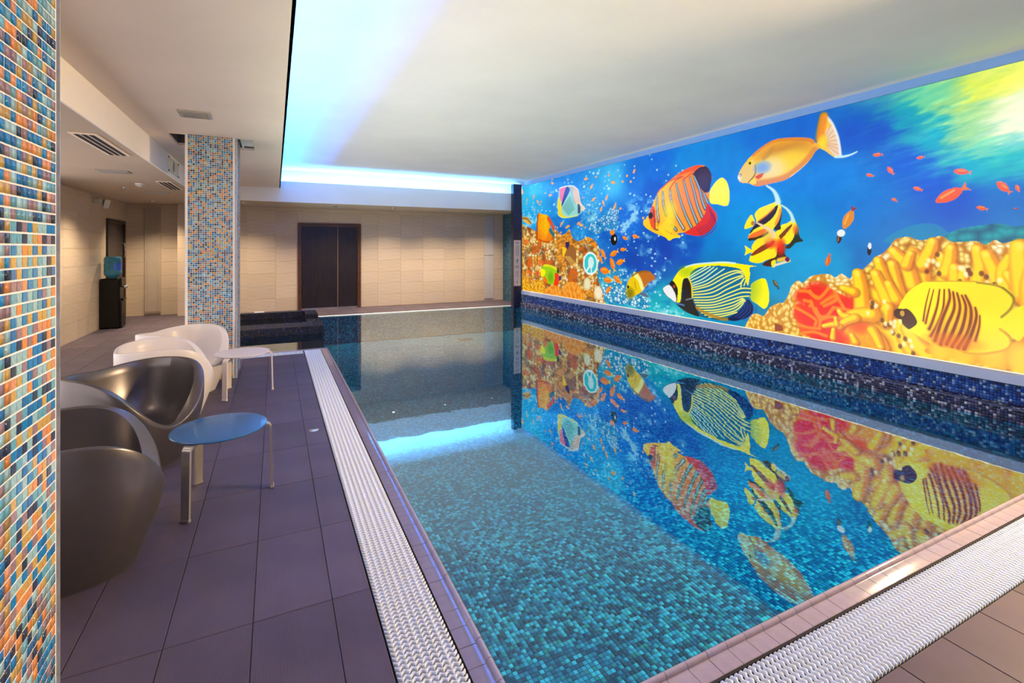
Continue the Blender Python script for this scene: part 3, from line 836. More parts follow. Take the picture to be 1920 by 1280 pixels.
# =================================================================== CHAIRS
def interp(tab, x, _c={}):
    k = tuple(tab)
    if k not in _c:
        d = np.arange(-60, 241); full = np.interp(np.where(d < 0, -d, np.where(d > 180, 360-d, d)), [a for a, b in tab], [b for a, b in tab])
        g = np.exp(-.5*(np.arange(-18, 19)/6.0)**2); g /= g.sum()
        _c[k] = (d, np.convolve(full, g, 'same'))
    return float(np.interp(x, *_c[k]))
HT = [(0, .285), (9, .295), (18, .328), (27, .378), (35, .438), (43, .503), (52, .567), (62, .617), (75, .648), (90, .66), (120, .655), (150, .635), (180, .615)]
TT = [(0, .05), (12, .07), (28, .085), (50, .062), (80, .045), (120, .035), (180, .032)]
def chair_mesh():
    N = 168
    def plan(phi, k):
        c, s = math.cos(phi), math.sin(phi); ex = 2.6
        rx = .365 if c > 0 else .37; ry = .385
        r = (abs(c/rx)**ex + abs(s/ry)**ex)**(-1/ex)
        return r*k
    def k_of(z): return .69 + .31*math.sin(min(1.0, z/.46)*math.pi/2)
    cols = []
    for i in range(N):
        phi = 2*math.pi*i/N
        deg = abs(math.degrees(math.atan2(math.sin(phi), math.cos(phi))))
        h = interp(HT, deg); t = interp(TT, deg)
        c, s = math.cos(phi), math.sin(phi)
        pts = []
        nO = 12
        for j in range(nO+1):
            z = h*j/nO*.985
            r = plan(phi, k_of(z)); 
            if j == nO: pass
            pts.append((r*c, r*s, z))
        ro = plan(phi, k_of(h))
        pts.append((( ro-.003)*c, (ro-.003)*s, h-.001))
        for f, dz in ((.15, .0), (.5, .003), (.85, .0)):
            pts.append(((ro-t*f)*c, (ro-t*f)*s, h+dz))
        ri = ro - t
        pts.append((ri*c, ri*s, h-.004))
        zs = .235
        nI = 12
        for j in range(1, nI):
            th = math.pi/2*j/nI
            rr = ri*max(0.0, math.cos(th))**.42*(1-.10*math.sin(th))
            z = zs + (h-.006-zs)*(1-math.sin(th))**1.25
            pts.append((rr*c, rr*s, z))
        cols.append(pts)
    M = len(cols[0]); vs = [p for col in cols for p in col]; fs = []
    for i in range(N):
        j2 = (i+1) % N
        for j in range(M-1): fs.append((i*M+j, j2*M+j, j2*M+j+1, i*M+j+1))
    vs.append((0, 0, .235)); ce = len(vs)-1
    for i in range(N): fs.append((i*M+M-1, ((i+1) % N)*M+M-1, ce))
    fs.append(tuple(i*M for i in range(N))[::-1])
    me = mesh_of('lounge_chair', vs, fs, True)
    me.set_sharp_from_angle(angle=R(50))
    return me, [(cols[i][0][0], cols[i][0][1]) for i in range(N)]
CH, base_pts = chair_mesh()
def base_mesh():
    m = MB(); n = len(base_pts); vs = []
    for (x, y) in base_pts:
        vs += [(x*1.004, y*1.004, 0), (x*1.012, y*1.012, .010), (x*1.004, y*1.004, .016)]
    fs = []
    for i in range(n):
        k = (i+1) % n
        for j in range(2): fs.append((i*3+j, k*3+j, k*3+j+1, i*3+j+1))
    m.add(vs, fs); return m.mesh('base_rim', True)
CB = base_mesh()
def chair(label, mat, loc, deg):
    me = CH.copy(); me.materials.clear(); me.materials.append(mat)
    o = obj('lounge_chair', me, None, None, (loc[0], loc[1], .001), (0, 0, R(deg)))
    bm_ = CB.copy(); bm_.materials.clear(); bm_.materials.append(mat)
    obj('base_rim', bm_, None, o)
    tag(o, label, 'chair', 'moulded lounge chairs on the pool deck')
    return o
chair('dark silver moulded lounge chair half hidden by the near column', CHAIR_SILVER, (-.86, 2.99), 14)
chair('dark silver moulded lounge chair turned toward us behind the silver side table', CHAIR_SILVER, (-.88, 4.24), -40)
chair('white moulded lounge chair turned side-on, in front of the other white chair', CHAIR_WHITE, (-.87, 5.27), 12)
chair('white moulded lounge chair standing against the mosaic column', CHAIR_WHITE, (-.85, 6.075), -32)

# =================================================================== SIDE TABLES
def table(label, mat, loc, topm=None):
    e = empty('side_table', (loc[0], loc[1], 0))
    H_ = .425
    m = MB(); m.lathe([(0, H_-.014), (.245, H_-.014), (.253, H_-.011), (.256, H_-.006), (.253, H_-.001), (.247, H_), (0, H_)], 64)
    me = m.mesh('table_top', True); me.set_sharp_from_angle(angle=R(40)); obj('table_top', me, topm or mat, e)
    for a in (0, 120, 240):
        pts = [(.13, H_-.021), (.245, H_-.021)]
        for k in range(1, 8):
            q = R(90-90*k/7); pts.append((.245+.030*math.cos(q), H_-.051+.030*math.sin(q)))
        pts.append((.283, .0))
        vs = []; fs = []; wd = .024; th = .007
        for i, p in enumerate(pts):
            a_ = Vector(pts[max(i-1, 0)]); b_ = Vector(pts[min(i+1, len(pts)-1)])
            t_ = (b_-a_).normalized(); nn = Vector((-t_.y, t_.x))
            for (sy, sn) in ((-1, 1), (1, 1), (1, -1), (-1, -1)):
                vs.append((p[0]+nn.x*th*sn, sy*wd, max(0, p[1]+nn.y*th*sn)))
        for i in range(len(pts)-1):
            for k in range(4): fs.append((i*4+k, (i+1)*4+k, (i+1)*4+(k+1) % 4, i*4+(k+1) % 4))
        fs += [(3,2,1,0), tuple(len(vs)-4+k for k in range(4))]
        me = mesh_of('leg', vs, fs, True); me.set_sharp_from_angle(angle=R(40))
        lg = obj('leg', me, mat, e, (0, 0, 0), (0, 0, R(a)))
        b = MB(); b.bbox(.272, .294, -.027, .027, 0, .018, .003); b.obj('foot', mat, lg)
    tag(e, label, 'table', 'round three-legged side tables')
table('low round silver side table, blue reflection painted into its top, between the silver chairs', TABLE_SILVER, (-.30, 3.43), TABLE_BLUE_REFL)
table('low round white side table between the white chairs', TABLE_WHITE, (-.305, 5.80))

# floor socket cover
e = empty('floor_cover', (.29, 4.35, 0))
m = MB(); m.lathe([(0, .004), (.036, .004), (.040, .001), (.040, 0)], 32); m.obj('disc', CHROME, e, True)
m = MB(); m.lathe([(.026, .0042), (.028, .0050), (.030, .0042)], 32); m.obj('rim_groove', GREY_PL, e, True)
tag(e, 'round polished metal cover set flush in the deck tiles near the grate', 'drain cover')

# =================================================================== LIT PICTURE WALL
# a flat print: the picture is painted in metres along the wall (u) and height (v) and stored as vertex colours
MU0, MU1, MV0, MV1 = 0.0, 9.94, 0.43, 3.105
def paint_mural():
    # columns closer together toward the near end of the wall
    t = np.linspace(0, 1, 1001); u1 = 9.47
    yy = 1.0/(1/13.9 + (1/(13.9-u1) - 1/13.9)*t); us = 13.9 - yy
    us = np.concatenate([us, np.linspace(u1, MU1, 12)[1:]]); us[0] = MU0
    vs = np.linspace(MV0, MV1, 420)
    U, V = np.meshgrid(us, vs)
    nv, nu = U.shape
    rng = np.random.default_rng(5)
    IMG = np.zeros((nv, nu, 3)); CL = [None]
    def vnoise(x, y, seed):
        r = np.random.default_rng(seed); G = r.random((256, 256))
        xi = np.floor(x).astype(int); yi = np.floor(y).astype(int); fx = x-xi; fy = y-yi
        fx = fx*fx*(3-2*fx); fy = fy*fy*(3-2*fy)
        g = lambda a, b: G[a % 256, b % 256]
        return (g(xi,yi)*(1-fx)+g(xi+1,yi)*fx)*(1-fy) + (g(xi,yi+1)*(1-fx)+g(xi+1,yi+1)*fx)*fy
    def fbm(x, y, seed, o=4):
        s = 0; a = .5
        for k in range(o): s = s + a*vnoise(x*2**k, y*2**k, seed+k); a *= .5
        return s/(1-.5**o)
    def worley(x, y, seed):
        r = np.random.default_rng(seed); J = r.random((128, 128, 3))
        xi = np.floor(x).astype(int); yi = np.floor(y).astype(int)
        b1 = np.full(x.shape, 9.); b2 = b1.copy(); idv = np.zeros(x.shape)
        for dx in (-1, 0, 1):
            for dy in (-1, 0, 1):
                j = J[(xi+dx) % 128, (yi+dy) % 128]
                d = np.hypot(xi+dx+j[...,0]-x, yi+dy+j[...,1]-y)
                n = d < b1
                b2 = np.where(n, b1, np.minimum(b2, d)); idv = np.where(n, j[...,2], idv); b1 = np.minimum(b1, d)
        return b1, b2, idv
    def spline(pts, closed=True, n=6):
        P = np.array(pts, float); m = len(P); out = []
        rngi = range(m) if closed else range(m-1)
        for i in rngi:
            if closed: p0, p1, p2, p3 = P[i-1], P[i], P[(i+1) % m], P[(i+2) % m]
            else: p0, p1, p2, p3 = P[max(i-1,0)], P[i], P[i+1], P[min(i+2,m-1)]
            for k in range(n):
                s = k/n
                out.append(.5*((2*p1)+(-p0+p2)*s+(2*p0-5*p1+4*p2-p3)*s*s+(-p0+3*p1-3*p2+p3)*s**3))
        if not closed: out.append(P[-1])
        return np.array(out)
    def win(P, pad):
        i0 = np.searchsorted(us, P[:,0].min()-pad); i1 = np.searchsorted(us, P[:,0].max()+pad)
        j0 = np.searchsorted(vs, P[:,1].min()-pad); j1 = np.searchsorted(vs, P[:,1].max()+pad)
        return slice(j0, j1), slice(i0, i1)
    def inside(pts, smooth=True):
        P = spline(pts) if smooth else np.array(pts, float)
        sj, si = win(P, .01); x = U[sj, si]; y = V[sj, si]
        c = np.zeros(x.shape, bool); q = np.roll(P, 1, 0)
        for (x1, y1), (x0, y0) in zip(P, q):
            if y1 == y0: continue
            k = ((y1 > y) != (y0 > y)) & (x < (x0-x1)*(y-y1)/(y0-y1)+x1)
            c ^= k
        return sj, si, c
    def body(pts, col):
        CL[0] = None; fill(pts, col); sj, si, c = inside(pts); mk = np.zeros(U.shape, bool); mk[sj, si] = c; CL[0] = mk
    def free(): CL[0] = None
    def fill(pts, col, a=1.0, smooth=True, tex=None):
        sj, si, c = inside(pts, smooth)
        if c.size == 0: return
        if CL[0] is not None: c = c & CL[0][sj, si]
        I = IMG[sj, si]
        cc = np.array(col, float) if tex is None else tex(U[sj, si], V[sj, si])
        I[:] = np.where(c[..., None], I*(1-a)+cc*a, I)
    def stroke(pts, w, col, a=1.0, taper=(1, 1), sm=True, soft=.35):
        P = spline(pts, False, 5) if sm and len(pts) > 2 else np.array(pts, float)
        sj, si = win(P, w); x = U[sj, si]; y = V[sj, si]
        if x.size == 0: return
        best = np.full(x.shape, 9.); n = len(P)-1
        for i in range(n):
            a0, b0 = P[i], P[i+1]; d = b0-a0; L = (d*d).sum()+1e-9
            s = np.clip(((x-a0[0])*d[0]+(y-a0[1])*d[1])/L, 0, 1)
            ww = w/2*(taper[0]+(taper[1]-taper[0])*(i+s)/n)
            best = np.minimum(best, np.hypot(x-a0[0]-s*d[0], y-a0[1]-s*d[1])/np.maximum(ww, 1e-4))
        m = np.clip((1+soft-best)/(2*soft), 0, 1)[..., None]*a
        if CL[0] is not None: m = m*CL[0][sj, si][..., None]
        I = IMG[sj, si]; I[:] = I*(1-m)+np.array(col, float)*m
    def blob(c, rx, ry, col, a=1.0, p=1.0):
        P = np.array([(c[0]-rx, c[1]-ry), (c[0]+rx, c[1]+ry)]); sj, si = win(P, .0)
        x = (U[sj, si]-c[0])/rx; y = (V[sj, si]-c[1])/ry
        m = np.clip(1-(x*x+y*y), 0, 1)[..., None]**p*a
        if CL[0] is not None: m = m*CL[0][sj, si][..., None]
        I = IMG[sj, si]; I[:] = I*(1-m)+np.array(col, float)*m
    def disc(c, rx, ry, col, a=1.0):
        P = np.array([(c[0]-rx, c[1]-ry), (c[0]+rx, c[1]+ry)]); sj, si = win(P, .0)
        x = (U[sj, si]-c[0])/rx; y = (V[sj, si]-c[1])/ry
        m = np.clip((1.08-(x*x+y*y))*6, 0, 1)[..., None]*a
        I = IMG[sj, si]; I[:] = I*(1-m)+np.array(col, float)*m

    # ---- water colours from control points
    ctl = [(0.178,3.080),(0.607,2.107),(2.087,2.980),(3.273,2.410),(3.782,2.770),(4.245,1.943),(4.531,2.770),(4.930,2.449),(4.390,1.462),(4.668,1.003),(5.055,1.465),(5.742,2.853),(5.635,1.467),(6.144,1.469),(6.421,2.742),(6.596,1.836),(6.842,2.956),(7.427,3.033),(7.806,2.332),(7.558,1.411),(8.036,2.773),(8.300,2.717),(8.144,1.882),(7.806,1.292),(8.249,1.420),(8.542,2.396),(8.764,2.101),(8.970,1.928),(9.335,1.943),(9.159,2.295),(8.807,2.610),(8.588,2.817),(8.721,2.941),(8.930,2.834),(9.159,2.966),(9.386,2.989),(9.085,2.599),(9.386,2.647),(9.231,2.425),(9.386,2.350),(5.178,0.682),(4.866,0.383),(5.412,0.534),(3.782,0.553),(2.905,0.690),(7.219,1.004),(7.073,0.720),(4.930,2.807),(6.048,0.762)]
    cc = np.array([(60,190,235),(40,170,230),(20,130,220),(30,150,225),(70,185,235),(20,110,215),(10,110,210),(0,80,190),(5,75,175),(0,75,180),(0,70,175),(0,135,215),(0,85,185),(0,130,205),(0,130,212),(0,145,215),(0,110,205),(0,100,200),(0,125,210),(0,160,215),(0,85,195),(0,80,190),(0,120,205),(0,150,205),(0,115,190),(0,90,195),(0,85,195),(0,85,195),(0,110,190),(0,170,185),(0,165,190),(0,155,185),(120,215,160),(165,220,140),(225,240,90),(250,250,110),(170,225,150),(255,255,200),(120,215,170),(30,185,180),(0,165,185),(30,185,190),(20,180,190),(60,190,200),(40,120,160),(0,150,200),(0,130,170),(10,110,215),(0,140,195)], float)
    wobx = .25*(fbm(U*1.2, V*2.5, 50)-.5); woby = .18*(fbm(U*1.2, V*2.5, 60)-.5)
    glow = np.clip((U-7.6)/1.2, 0, 1)*np.clip((V-1.9)/.4, 0, 1)
    wobx = wobx + glow*.35*(fbm(U*5+V*9, V*26-U*6, 70)-.5); woby = woby + glow*.30*(fbm(U*5+V*9, V*26-U*6, 75)-.5)
    num = np.zeros(IMG.shape); den = np.zeros(U.shape)
    for (cu, cv), col in zip(ctl, cc):
        k = 1/(((U+wobx-cu)*.8)**2+(V+woby-cv)**2+.004)**1.7
        num += k[..., None]*col; den += k
    IMG[:] = num/den[..., None]
    IMG += ((fbm(U*9, V*9, 20)-.5)*14)[..., None]
    # sun glow streaks
    st = np.clip(fbm(U*3+V*5, V*22-U*5, 77)-.45, 0, 1)*glow
    IMG += st[..., None]*np.array((110, 70, 20))
    blob([(9.483,2.636)][0], .42, .36, (255,255,225), .8, 1.6)
    # ---- speckled reef behind, far part of the wall
    u0 = [(5.355,1.210)][0][0]; ub = [(5.742,1.223)][0][0]
    mask = np.clip((ub-U)/(ub-u0), 0, 1)
    f = fbm(U*2.3, V*3.2, 90, 4); g = fbm(U*9, V*13, 95, 3)
    m = np.clip((f-.50)*5, 0, 1)*np.clip((g-.42)*6, 0, 1)*mask*np.clip((2.75-V)/.6, .15, 1)
    IMG[:] = IMG*(1-m[..., None]*.75)+m[..., None]*.75*np.array((190,240,245))
    m = np.clip((.47-f)*6, 0, 1)*mask*np.clip((2.6-V)/.5, 0, 1)
    IMG[:] = IMG*(1-m[..., None]*.45)+m[..., None]*.45*np.array((0,60,165))
    b1, b2, idv = worley(U*8, V*11, 99)
    k = (b1 < .10+.16*fbm(U*3, V*4, 33)) & (idv > .70) & (mask > .5) & (f > .44)
    IMG[k] = IMG[k]*.25+.75*np.array((215,245,250))
    k = (b1 < .24) & (idv < .08) & (mask > .9) & (V > 1.8)
    IMG[k] = np.array((245,170,90))
    # bright coral bush behind and white rubble slope
    def rubble(x, y):
        b1, b2, idv = worley(x*13, y*17, 101); e = np.clip((b2-b1)*3.2, 0, 1)
        c = np.where((idv > .45)[..., None], np.array((225,248,250)), np.array((60,170,205)))
        return c*e[..., None]+np.array((0,80,150))*(1-e[..., None])
    fill([(3.405,0.727),(3.659,0.847),(3.862,0.873),(4.019,0.870),(4.170,0.758),(4.208,0.640),(4.318,0.626),(4.565,0.672),(4.735,0.618),(4.784,0.509),(4.651,0.460),(4.208,0.483),(3.721,0.471),(3.383,0.477)], 0, .85, True, rubble)
    fill([(2.982,1.966),(3.134,2.035),(3.385,2.096),(3.546,2.220),(3.835,2.306),(3.941,2.228),(3.941,1.902),(3.779,1.838),(3.546,1.846),(3.240,1.794),(3.004,1.863)], 0, .7, True, rubble)
    fill([(2.611,2.802),(3.092,2.801),(3.361,2.192),(3.092,1.887),(2.711,2.012)], 0, .25, True, rubble)
    # ---- coral heads, far end
    def coralL(x, y):
        w1 = fbm(x*3, y*3, 7)
        b1, b2, idv = worley(x*11+2.5*w1, y*15+2*w1, 111); e = np.clip(1.25-1.75*b1, 0, 1)[..., None]
        z = fbm(x*2.6, y*3.4, 120)
        base = np.where((z > .57)[..., None], np.array((250,165,45)), np.where((z < .40)[..., None], np.array((225,95,20)), np.array((248,222,135))))
        base = np.where(((idv > .66) & (z < .57) & (z > .36))[..., None], np.array((255,250,215)), base)
        dk = np.clip((fbm(x*4.5, y*6, 130)-.55)*6, 0, 1)[..., None]
        c = base*e+np.array((165,108,40))*(1-e)
        return np.clip(c*(1-.5*dk)+np.array((85,50,25))*.5*dk, 0, 255)
    fill([(-0.280,2.077),(0.178,2.072),(0.607,1.975),(0.879,1.888),(1.631,1.939),(1.909,1.810),(2.131,1.851),(2.260,1.917),(2.386,1.729),(2.631,1.657),(2.866,1.731),(3.055,1.716),(3.237,1.617),(3.344,1.458),(3.308,1.142),(3.273,0.929),(3.413,0.727),(3.482,0.525),(3.413,0.393),(1.863,0.352),(-0.280,0.318)], 0, 1, True, coralL)
    def coralY(x, y):
        b1, b2, idv = worley(x*14, y*14, 141); e = np.clip(1-b1*1.3, 0, 1)[..., None]
        return np.array((255,225,70))*e+np.array((200,110,0))*(1-e)
    fill([(-0.047,0.735),(0.178,0.765),(0.360,0.657),(0.467,0.496),(0.467,0.380),(-0.047,0.389)], 0, 1, True, coralY)
    fill([(0.467,0.480),(0.537,0.651),(0.812,0.749),(1.075,0.717),(1.203,0.567),(1.266,0.461),(0.502,0.383)], 0, 1, True, coralY)
    def coralO(x, y):
        b1, b2, idv = worley(x*16, y*8, 151); e = np.clip(1-b1*1.2, 0, 1)[..., None]
        return np.array((255,190,80))*e+np.array((215,110,10))*(1-e)
    fill([(1.203,0.535),(1.512,0.651),(1.806,0.656),(1.948,0.561),(2.004,0.669),(2.249,0.773),(2.510,0.775),(2.711,0.676),(2.833,0.575),(2.809,0.435),(1.920,0.425),(1.203,0.441)], 0, 1, True, coralO)
    for p in [(0.251,1.666),(0.396,1.111),(0.978,1.176),(0.396,0.910),(0.812,0.896)]:
        blob(p, .17, .10, (235,90,10), .75, .9)
    # discs
    c = [(3.034,1.200)][0]; disc(c, .26, .235, (235,250,245)); disc(c, .215, .195, (50,195,200)); disc((c[0]+.02, c[1]+.02), .10, .12, (225,240,240), .9)
    stroke([(3.022,1.159),(2.905,1.046)], .05, (225,240,240)); stroke([(3.069,1.160),(3.069,1.026)], .04, (225,240,240))
    disc([(2.928,0.781)][0], .125, .13, (215,205,160)); disc([(2.928,0.781)][0], .09, .10, (240,230,195), .8)
    disc([(3.306,0.627)][0], .14, .135, (235,215,175)); disc([(3.306,0.627)][0], .10, .10, (250,235,205), .8)

    def little(c, L, deg, col, col2=None):
        a = math.radians(deg); ca, sa = math.cos(a), -math.sin(a)
        def T(x, y): return (c[0]+L*(x*ca-y*sa), c[1]+L*(x*sa+y*ca))
        fill([T(-.5,0), T(-.3,.16), T(0,.2), T(.25,.10), T(.33,0), T(.25,-.1), T(0,-.2), T(-.3,-.15)], col)
        fill([T(.28,.02), T(.5,.16), T(.44,0), T(.5,-.16), T(.28,-.02)], col2 or col, 1, False)
        stroke([T(-.3,.05), T(.1,.08)], L*.08, (255,205,90), .6, sm=False)
    OR = (240,125,10)
    for p, L, d in zip([(3.470,1.394),(3.812,1.416),(3.762,1.195),(3.999,1.257),(3.533,1.072),(3.628,0.897),(3.911,0.919),(3.638,0.718),(4.123,1.692),(4.417,1.716),(3.160,1.571),(4.076,1.485),(3.383,1.288)],
                       (.26,.27,.30,.26,.34,.28,.27,.22,.16,.18,.2,.18,.2), (50,-20,65,-15,5,0,28,-40,20,10,30,0,50)):
        little(p, L, d, OR, (250,190,20))
    for p in [(1.540,3.005),(0.044,2.960),(0.635,2.790),(0.842,2.634),(1.440,2.742),(2.882,2.933),(3.779,2.747),(3.156,2.491),(3.476,2.383),(3.576,2.483),(1.948,2.065),(2.619,2.034),(2.712,1.990),(2.205,1.985),(3.081,2.757),(3.406,2.279),(3.826,2.295)]:
        little(p, .15, rng.integers(-60, 60), (245,165,70))
    for p in [(1.692,2.831),(3.292,2.992),(3.145,3.013),(2.815,2.781),(2.993,2.385),(3.644,2.650),(1.596,2.512)]:
        disc(p, .04, .025, (225,235,245), .8)
    disc([(3.802,1.673)][0], .10, .11, (30,15,10)); disc([(3.751,1.807)][0], .07, .05, (245,140,20)); disc([(3.832,1.686)][0], .02, .04, (240,240,230))

    # ---- fish near the corals at the far end
    fill([(0.026,2.308),(0.235,2.312),(0.438,2.230),(0.488,2.118),(0.303,2.126),(0.061,2.218)], (225,180,90)); stroke([(0.026,2.284),(0.269,2.255),(0.471,2.134)], .05, (120,80,30), .7)
    body([(0.826,2.346),(1.012,2.334),(1.281,2.287),(1.397,2.207),(1.426,2.032),(1.511,1.783),(1.397,1.640),(1.103,1.658),(0.795,1.708),(0.779,2.028)], (238,130,5))
    blob([(1.133,2.089)][0], .30, .40, (255,205,0), .9, .8)
    stroke([(0.842,2.330),(0.795,2.028),(0.810,1.723)], .05, (150,40,10), .9); stroke([(0.889,1.721),(1.103,1.665),(1.397,1.654)], .045, (190,70,20), .9)
    free()
    stroke([(1.340,2.211),(1.511,2.057),(1.582,1.953)], .10, (225,80,30)); stroke([(1.426,1.930),(1.568,1.825)], .10, (30,110,130))
    for k in range(7):
        stroke([(p[0]+.035*k, p[1]) for p in [(0.920,2.234),(0.981,2.020),(0.920,1.781)]], .012, (220,100,0), .7)
    fill([(1.842,2.843),(2.078,2.878),(2.404,2.841),(2.595,2.733),(2.689,2.475),(2.860,2.331),(2.758,2.287),(2.572,2.195),(2.205,2.183),(1.948,2.198),(1.788,2.270),(1.774,2.553)], (150,215,205))
    fill([(2.404,2.834),(2.595,2.733),(2.689,2.475),(2.860,2.331),(2.735,2.289),(2.689,2.396),(2.548,2.434),(2.428,2.591)], (240,215,185))
    fill([(1.855,2.841),(2.104,2.869),(2.052,2.695),(1.948,2.539),(1.855,2.645)], (240,120,150))
    fill([(2.129,2.852),(2.280,2.781),(2.104,2.594),(1.921,2.429),(2.013,2.671)], (45,45,150))
    fill([(1.774,2.652),(1.908,2.514),(1.948,2.288),(2.129,2.201),(1.895,2.201),(1.774,2.328)], (235,215,50))
    for k in range(9):
        a = [(1.974,2.397),(2.280,2.632)]; b = .028*k
        stroke([(a[0][0]+b, a[0][1]-.02*k), (a[1][0]+b*.75, a[1][1]-.035*k)], .014, (20,110,125), .9, sm=False)
    for k in range(5):
        stroke([(p[0]+.055*k, p[1]) for p in [(2.218,2.835),(2.330,2.694),(2.416,2.472)]], .016, (190,110,120), .7)
    fill([(2.583,2.444),(2.642,2.426),(2.677,2.345),(2.666,2.254),(2.595,2.239),(2.572,2.340)], (70,60,110))
    stroke([(1.842,2.850),(2.104,2.871),(2.404,2.837),(2.583,2.741)], .03, (235,225,225), .9)
    stroke([(1.788,2.270),(1.948,2.198),(2.205,2.183),(2.572,2.201)], .03, (225,230,120), .9)
    fill([(2.032,1.276),(2.087,1.424),(2.249,1.570),(2.407,1.569),(2.510,1.441),(2.510,1.256),(2.355,1.153),(2.114,1.204)], (150,95,45))
    for k in range(8):
        stroke([(p[0]+.032*k, p[1]-.0*k) for p in [(2.032,1.335),(2.222,1.221),(2.302,1.151)]], .012, (225,180,80), .8)
    fill([(1.976,1.541),(2.128,1.482),(2.087,1.409),(1.990,1.319)], (255,205,0)); fill([(2.087,1.637),(2.249,1.627),(2.196,1.497),(2.114,1.526)], (40,25,80))
    fill([(1.010,0.969),(1.139,1.117),(1.390,1.108),(1.719,1.043),(1.820,0.882),(1.792,0.700),(1.572,0.670),(1.203,0.709),(1.075,0.812)], (150,200,5))
    blob([(1.451,0.832)][0], .16, .17, (95,165,10), .9); fill([(0.978,1.016),(1.203,0.977),(1.171,0.880),(1.010,0.825)], (255,235,0))
    fill([(1.107,0.846),(1.266,0.791),(1.297,0.699),(1.171,0.722)], (240,110,0)); fill([(1.661,0.950),(1.820,0.897),(1.792,0.685),(1.602,0.672),(1.631,0.811)], (235,50,5))
    stroke([(1.139,1.101),(1.451,1.095),(1.719,1.028)], .05, (235,225,0), .9); disc([(1.863,0.839)][0], .05, .06, (30,40,130)); disc([(1.777,1.000)][0], .05, .06, (30,60,40))
    # brown and yellow reef fish
    body([(4.170,0.819),(4.281,0.982),(4.478,1.087),(4.735,1.121),(4.817,1.033),(4.751,0.916),(4.617,0.792),(4.478,0.699),(4.281,0.629),(4.189,0.663)], (235,200,0))
    free(); fill([(4.496,1.087),(4.735,1.121),(4.914,1.005),(4.751,0.916),(4.617,0.815),(4.565,0.951)], (190,110,35)); stroke([(4.390,1.047),(4.513,0.960),(4.591,0.813)], .09, (250,240,150))
    blob([(4.263,0.693)][0], .16, .14, (110,100,0), .8); disc([(4.208,0.809)][0], .03, .03, (20,15,0)); stroke([(4.390,0.917),(4.425,0.777)], .02, (170,120,0), .8)
    free()
    fill([(4.513,0.702),(4.634,0.747),(4.751,0.677),(4.701,0.661)], (90,110,130)); stroke([(4.318,1.008),(4.496,1.087),(4.735,1.115)], .03, (130,90,20), .8)

    # ---- striped orange angelfish
    fill([(6.053,2.329),(6.134,2.441),(6.228,2.505),(6.293,2.509),(6.370,2.423),(6.405,2.271),(6.389,2.135),(6.332,2.103),(6.201,2.140),(6.066,2.173)], (255,243,0))
    fill([(5.571,1.759),(5.811,1.899),(5.955,2.049),(6.011,2.167),(6.107,2.082),(6.181,1.990),(6.168,1.882),(6.039,1.756),(5.898,1.695),(5.693,1.709)], (225,48,18))
    for k in range(5):
        stroke([(6.039,2.109),(6.080,1.974),(5.997,1.857),(5.811,1.786)] if k == 0 else [(p[0]+.022*k, p[1]-.03*k) for p in [(6.039,2.109),(6.080,1.974),(5.997,1.857),(5.811,1.786)]], .014, (130,30,90), .8)
    body([(4.614,1.977),(4.718,2.043),(4.829,2.214),(4.974,2.441),(5.096,2.527),(5.413,2.681),(5.632,2.744),(5.811,2.763),(5.955,2.736),(6.039,2.673),(6.094,2.555),(6.066,2.416),(6.039,2.330),(6.053,2.263),(6.011,2.156),(5.955,2.004),(5.811,1.865),(5.571,1.759),(5.413,1.740),(5.492,1.690),(5.332,1.664),(5.232,1.629),(5.148,1.686),(4.974,1.740),(4.792,1.808),(4.642,1.891)], (255,196,0))
    blob([(5.752,2.360)][0], .55, .8, (250,120,0), .75, .8)
    stroke([(5.413,2.670),(5.632,2.727),(5.840,2.742)], .12, (238,85,0), .95, (.4,1.2)); stroke([(4.956,2.430),(5.148,2.558),(5.413,2.676)], .035, (235,120,0), .9)
    fill([(5.738,2.637),(5.869,2.720),(6.025,2.708),(6.091,2.567),(6.066,2.405),(6.011,2.328),(5.912,2.377),(5.811,2.536)], (45,28,48))
    blob([(5.934,2.532)][0], .20, .22, (95,70,75), .5)
    S = [[(4.956,2.386),(4.959,2.192),(4.991,1.952)], [(5.087,2.429),(5.105,2.242),(5.165,2.053)], [(5.249,2.461),(5.282,2.264),(5.380,2.040),(5.547,1.812)], [(5.389,2.529),(5.477,2.270),(5.586,2.027),(5.705,1.830)],
         [(5.547,2.563),(5.632,2.303),(5.723,2.087),(5.819,1.893)], [(5.678,2.593),(5.752,2.383),(5.826,2.148),(5.915,1.973)], [(5.752,2.612),(5.855,2.417),(5.920,2.208),(5.972,2.098)], [(5.941,2.329),(6.018,2.177)], [(5.282,1.889),(5.389,1.800)]]
    for i, s in enumerate(S):
        stroke(s, .060, (70,25,35), .95, (.6, 1)); stroke(s, .026, (190,225,225) if i < 3 else (140,205,205), 1, (.7, 1))
    for s in ([(5.079,2.504),(5.249,2.595),(5.492,2.635)], [(5.249,2.473),(5.380,2.590),(5.539,2.629)], [(5.539,2.582),(5.662,2.636),(5.752,2.658)]):
        stroke(s, .022, (215,80,0), .9)
    fill([(4.829,2.214),(4.911,2.157),(4.929,1.942),(4.902,1.817),(4.811,1.884),(4.746,2.015)], (238,85,8)); stroke([(4.866,2.161),(4.902,1.943),(4.911,1.829),(4.974,1.815)], .02, (90,40,60))
    stroke([(5.009,2.038),(4.974,1.890)], .02, (200,70,20)); disc([(4.802,2.063)][0], .055, .055, (40,15,10))
    fill([(4.614,1.977),(4.737,2.029),(4.792,1.910),(4.755,1.835),(4.642,1.891)], (255,205,0))
    fill([(5.148,1.809),(5.282,1.756),(5.282,1.731),(5.182,1.758)], (190,80,0))
    fill([(5.009,1.838),(5.215,1.977),(5.348,1.874),(5.282,1.731),(5.477,1.691),(5.249,1.635),(5.131,1.698)], (255,225,0), .8)
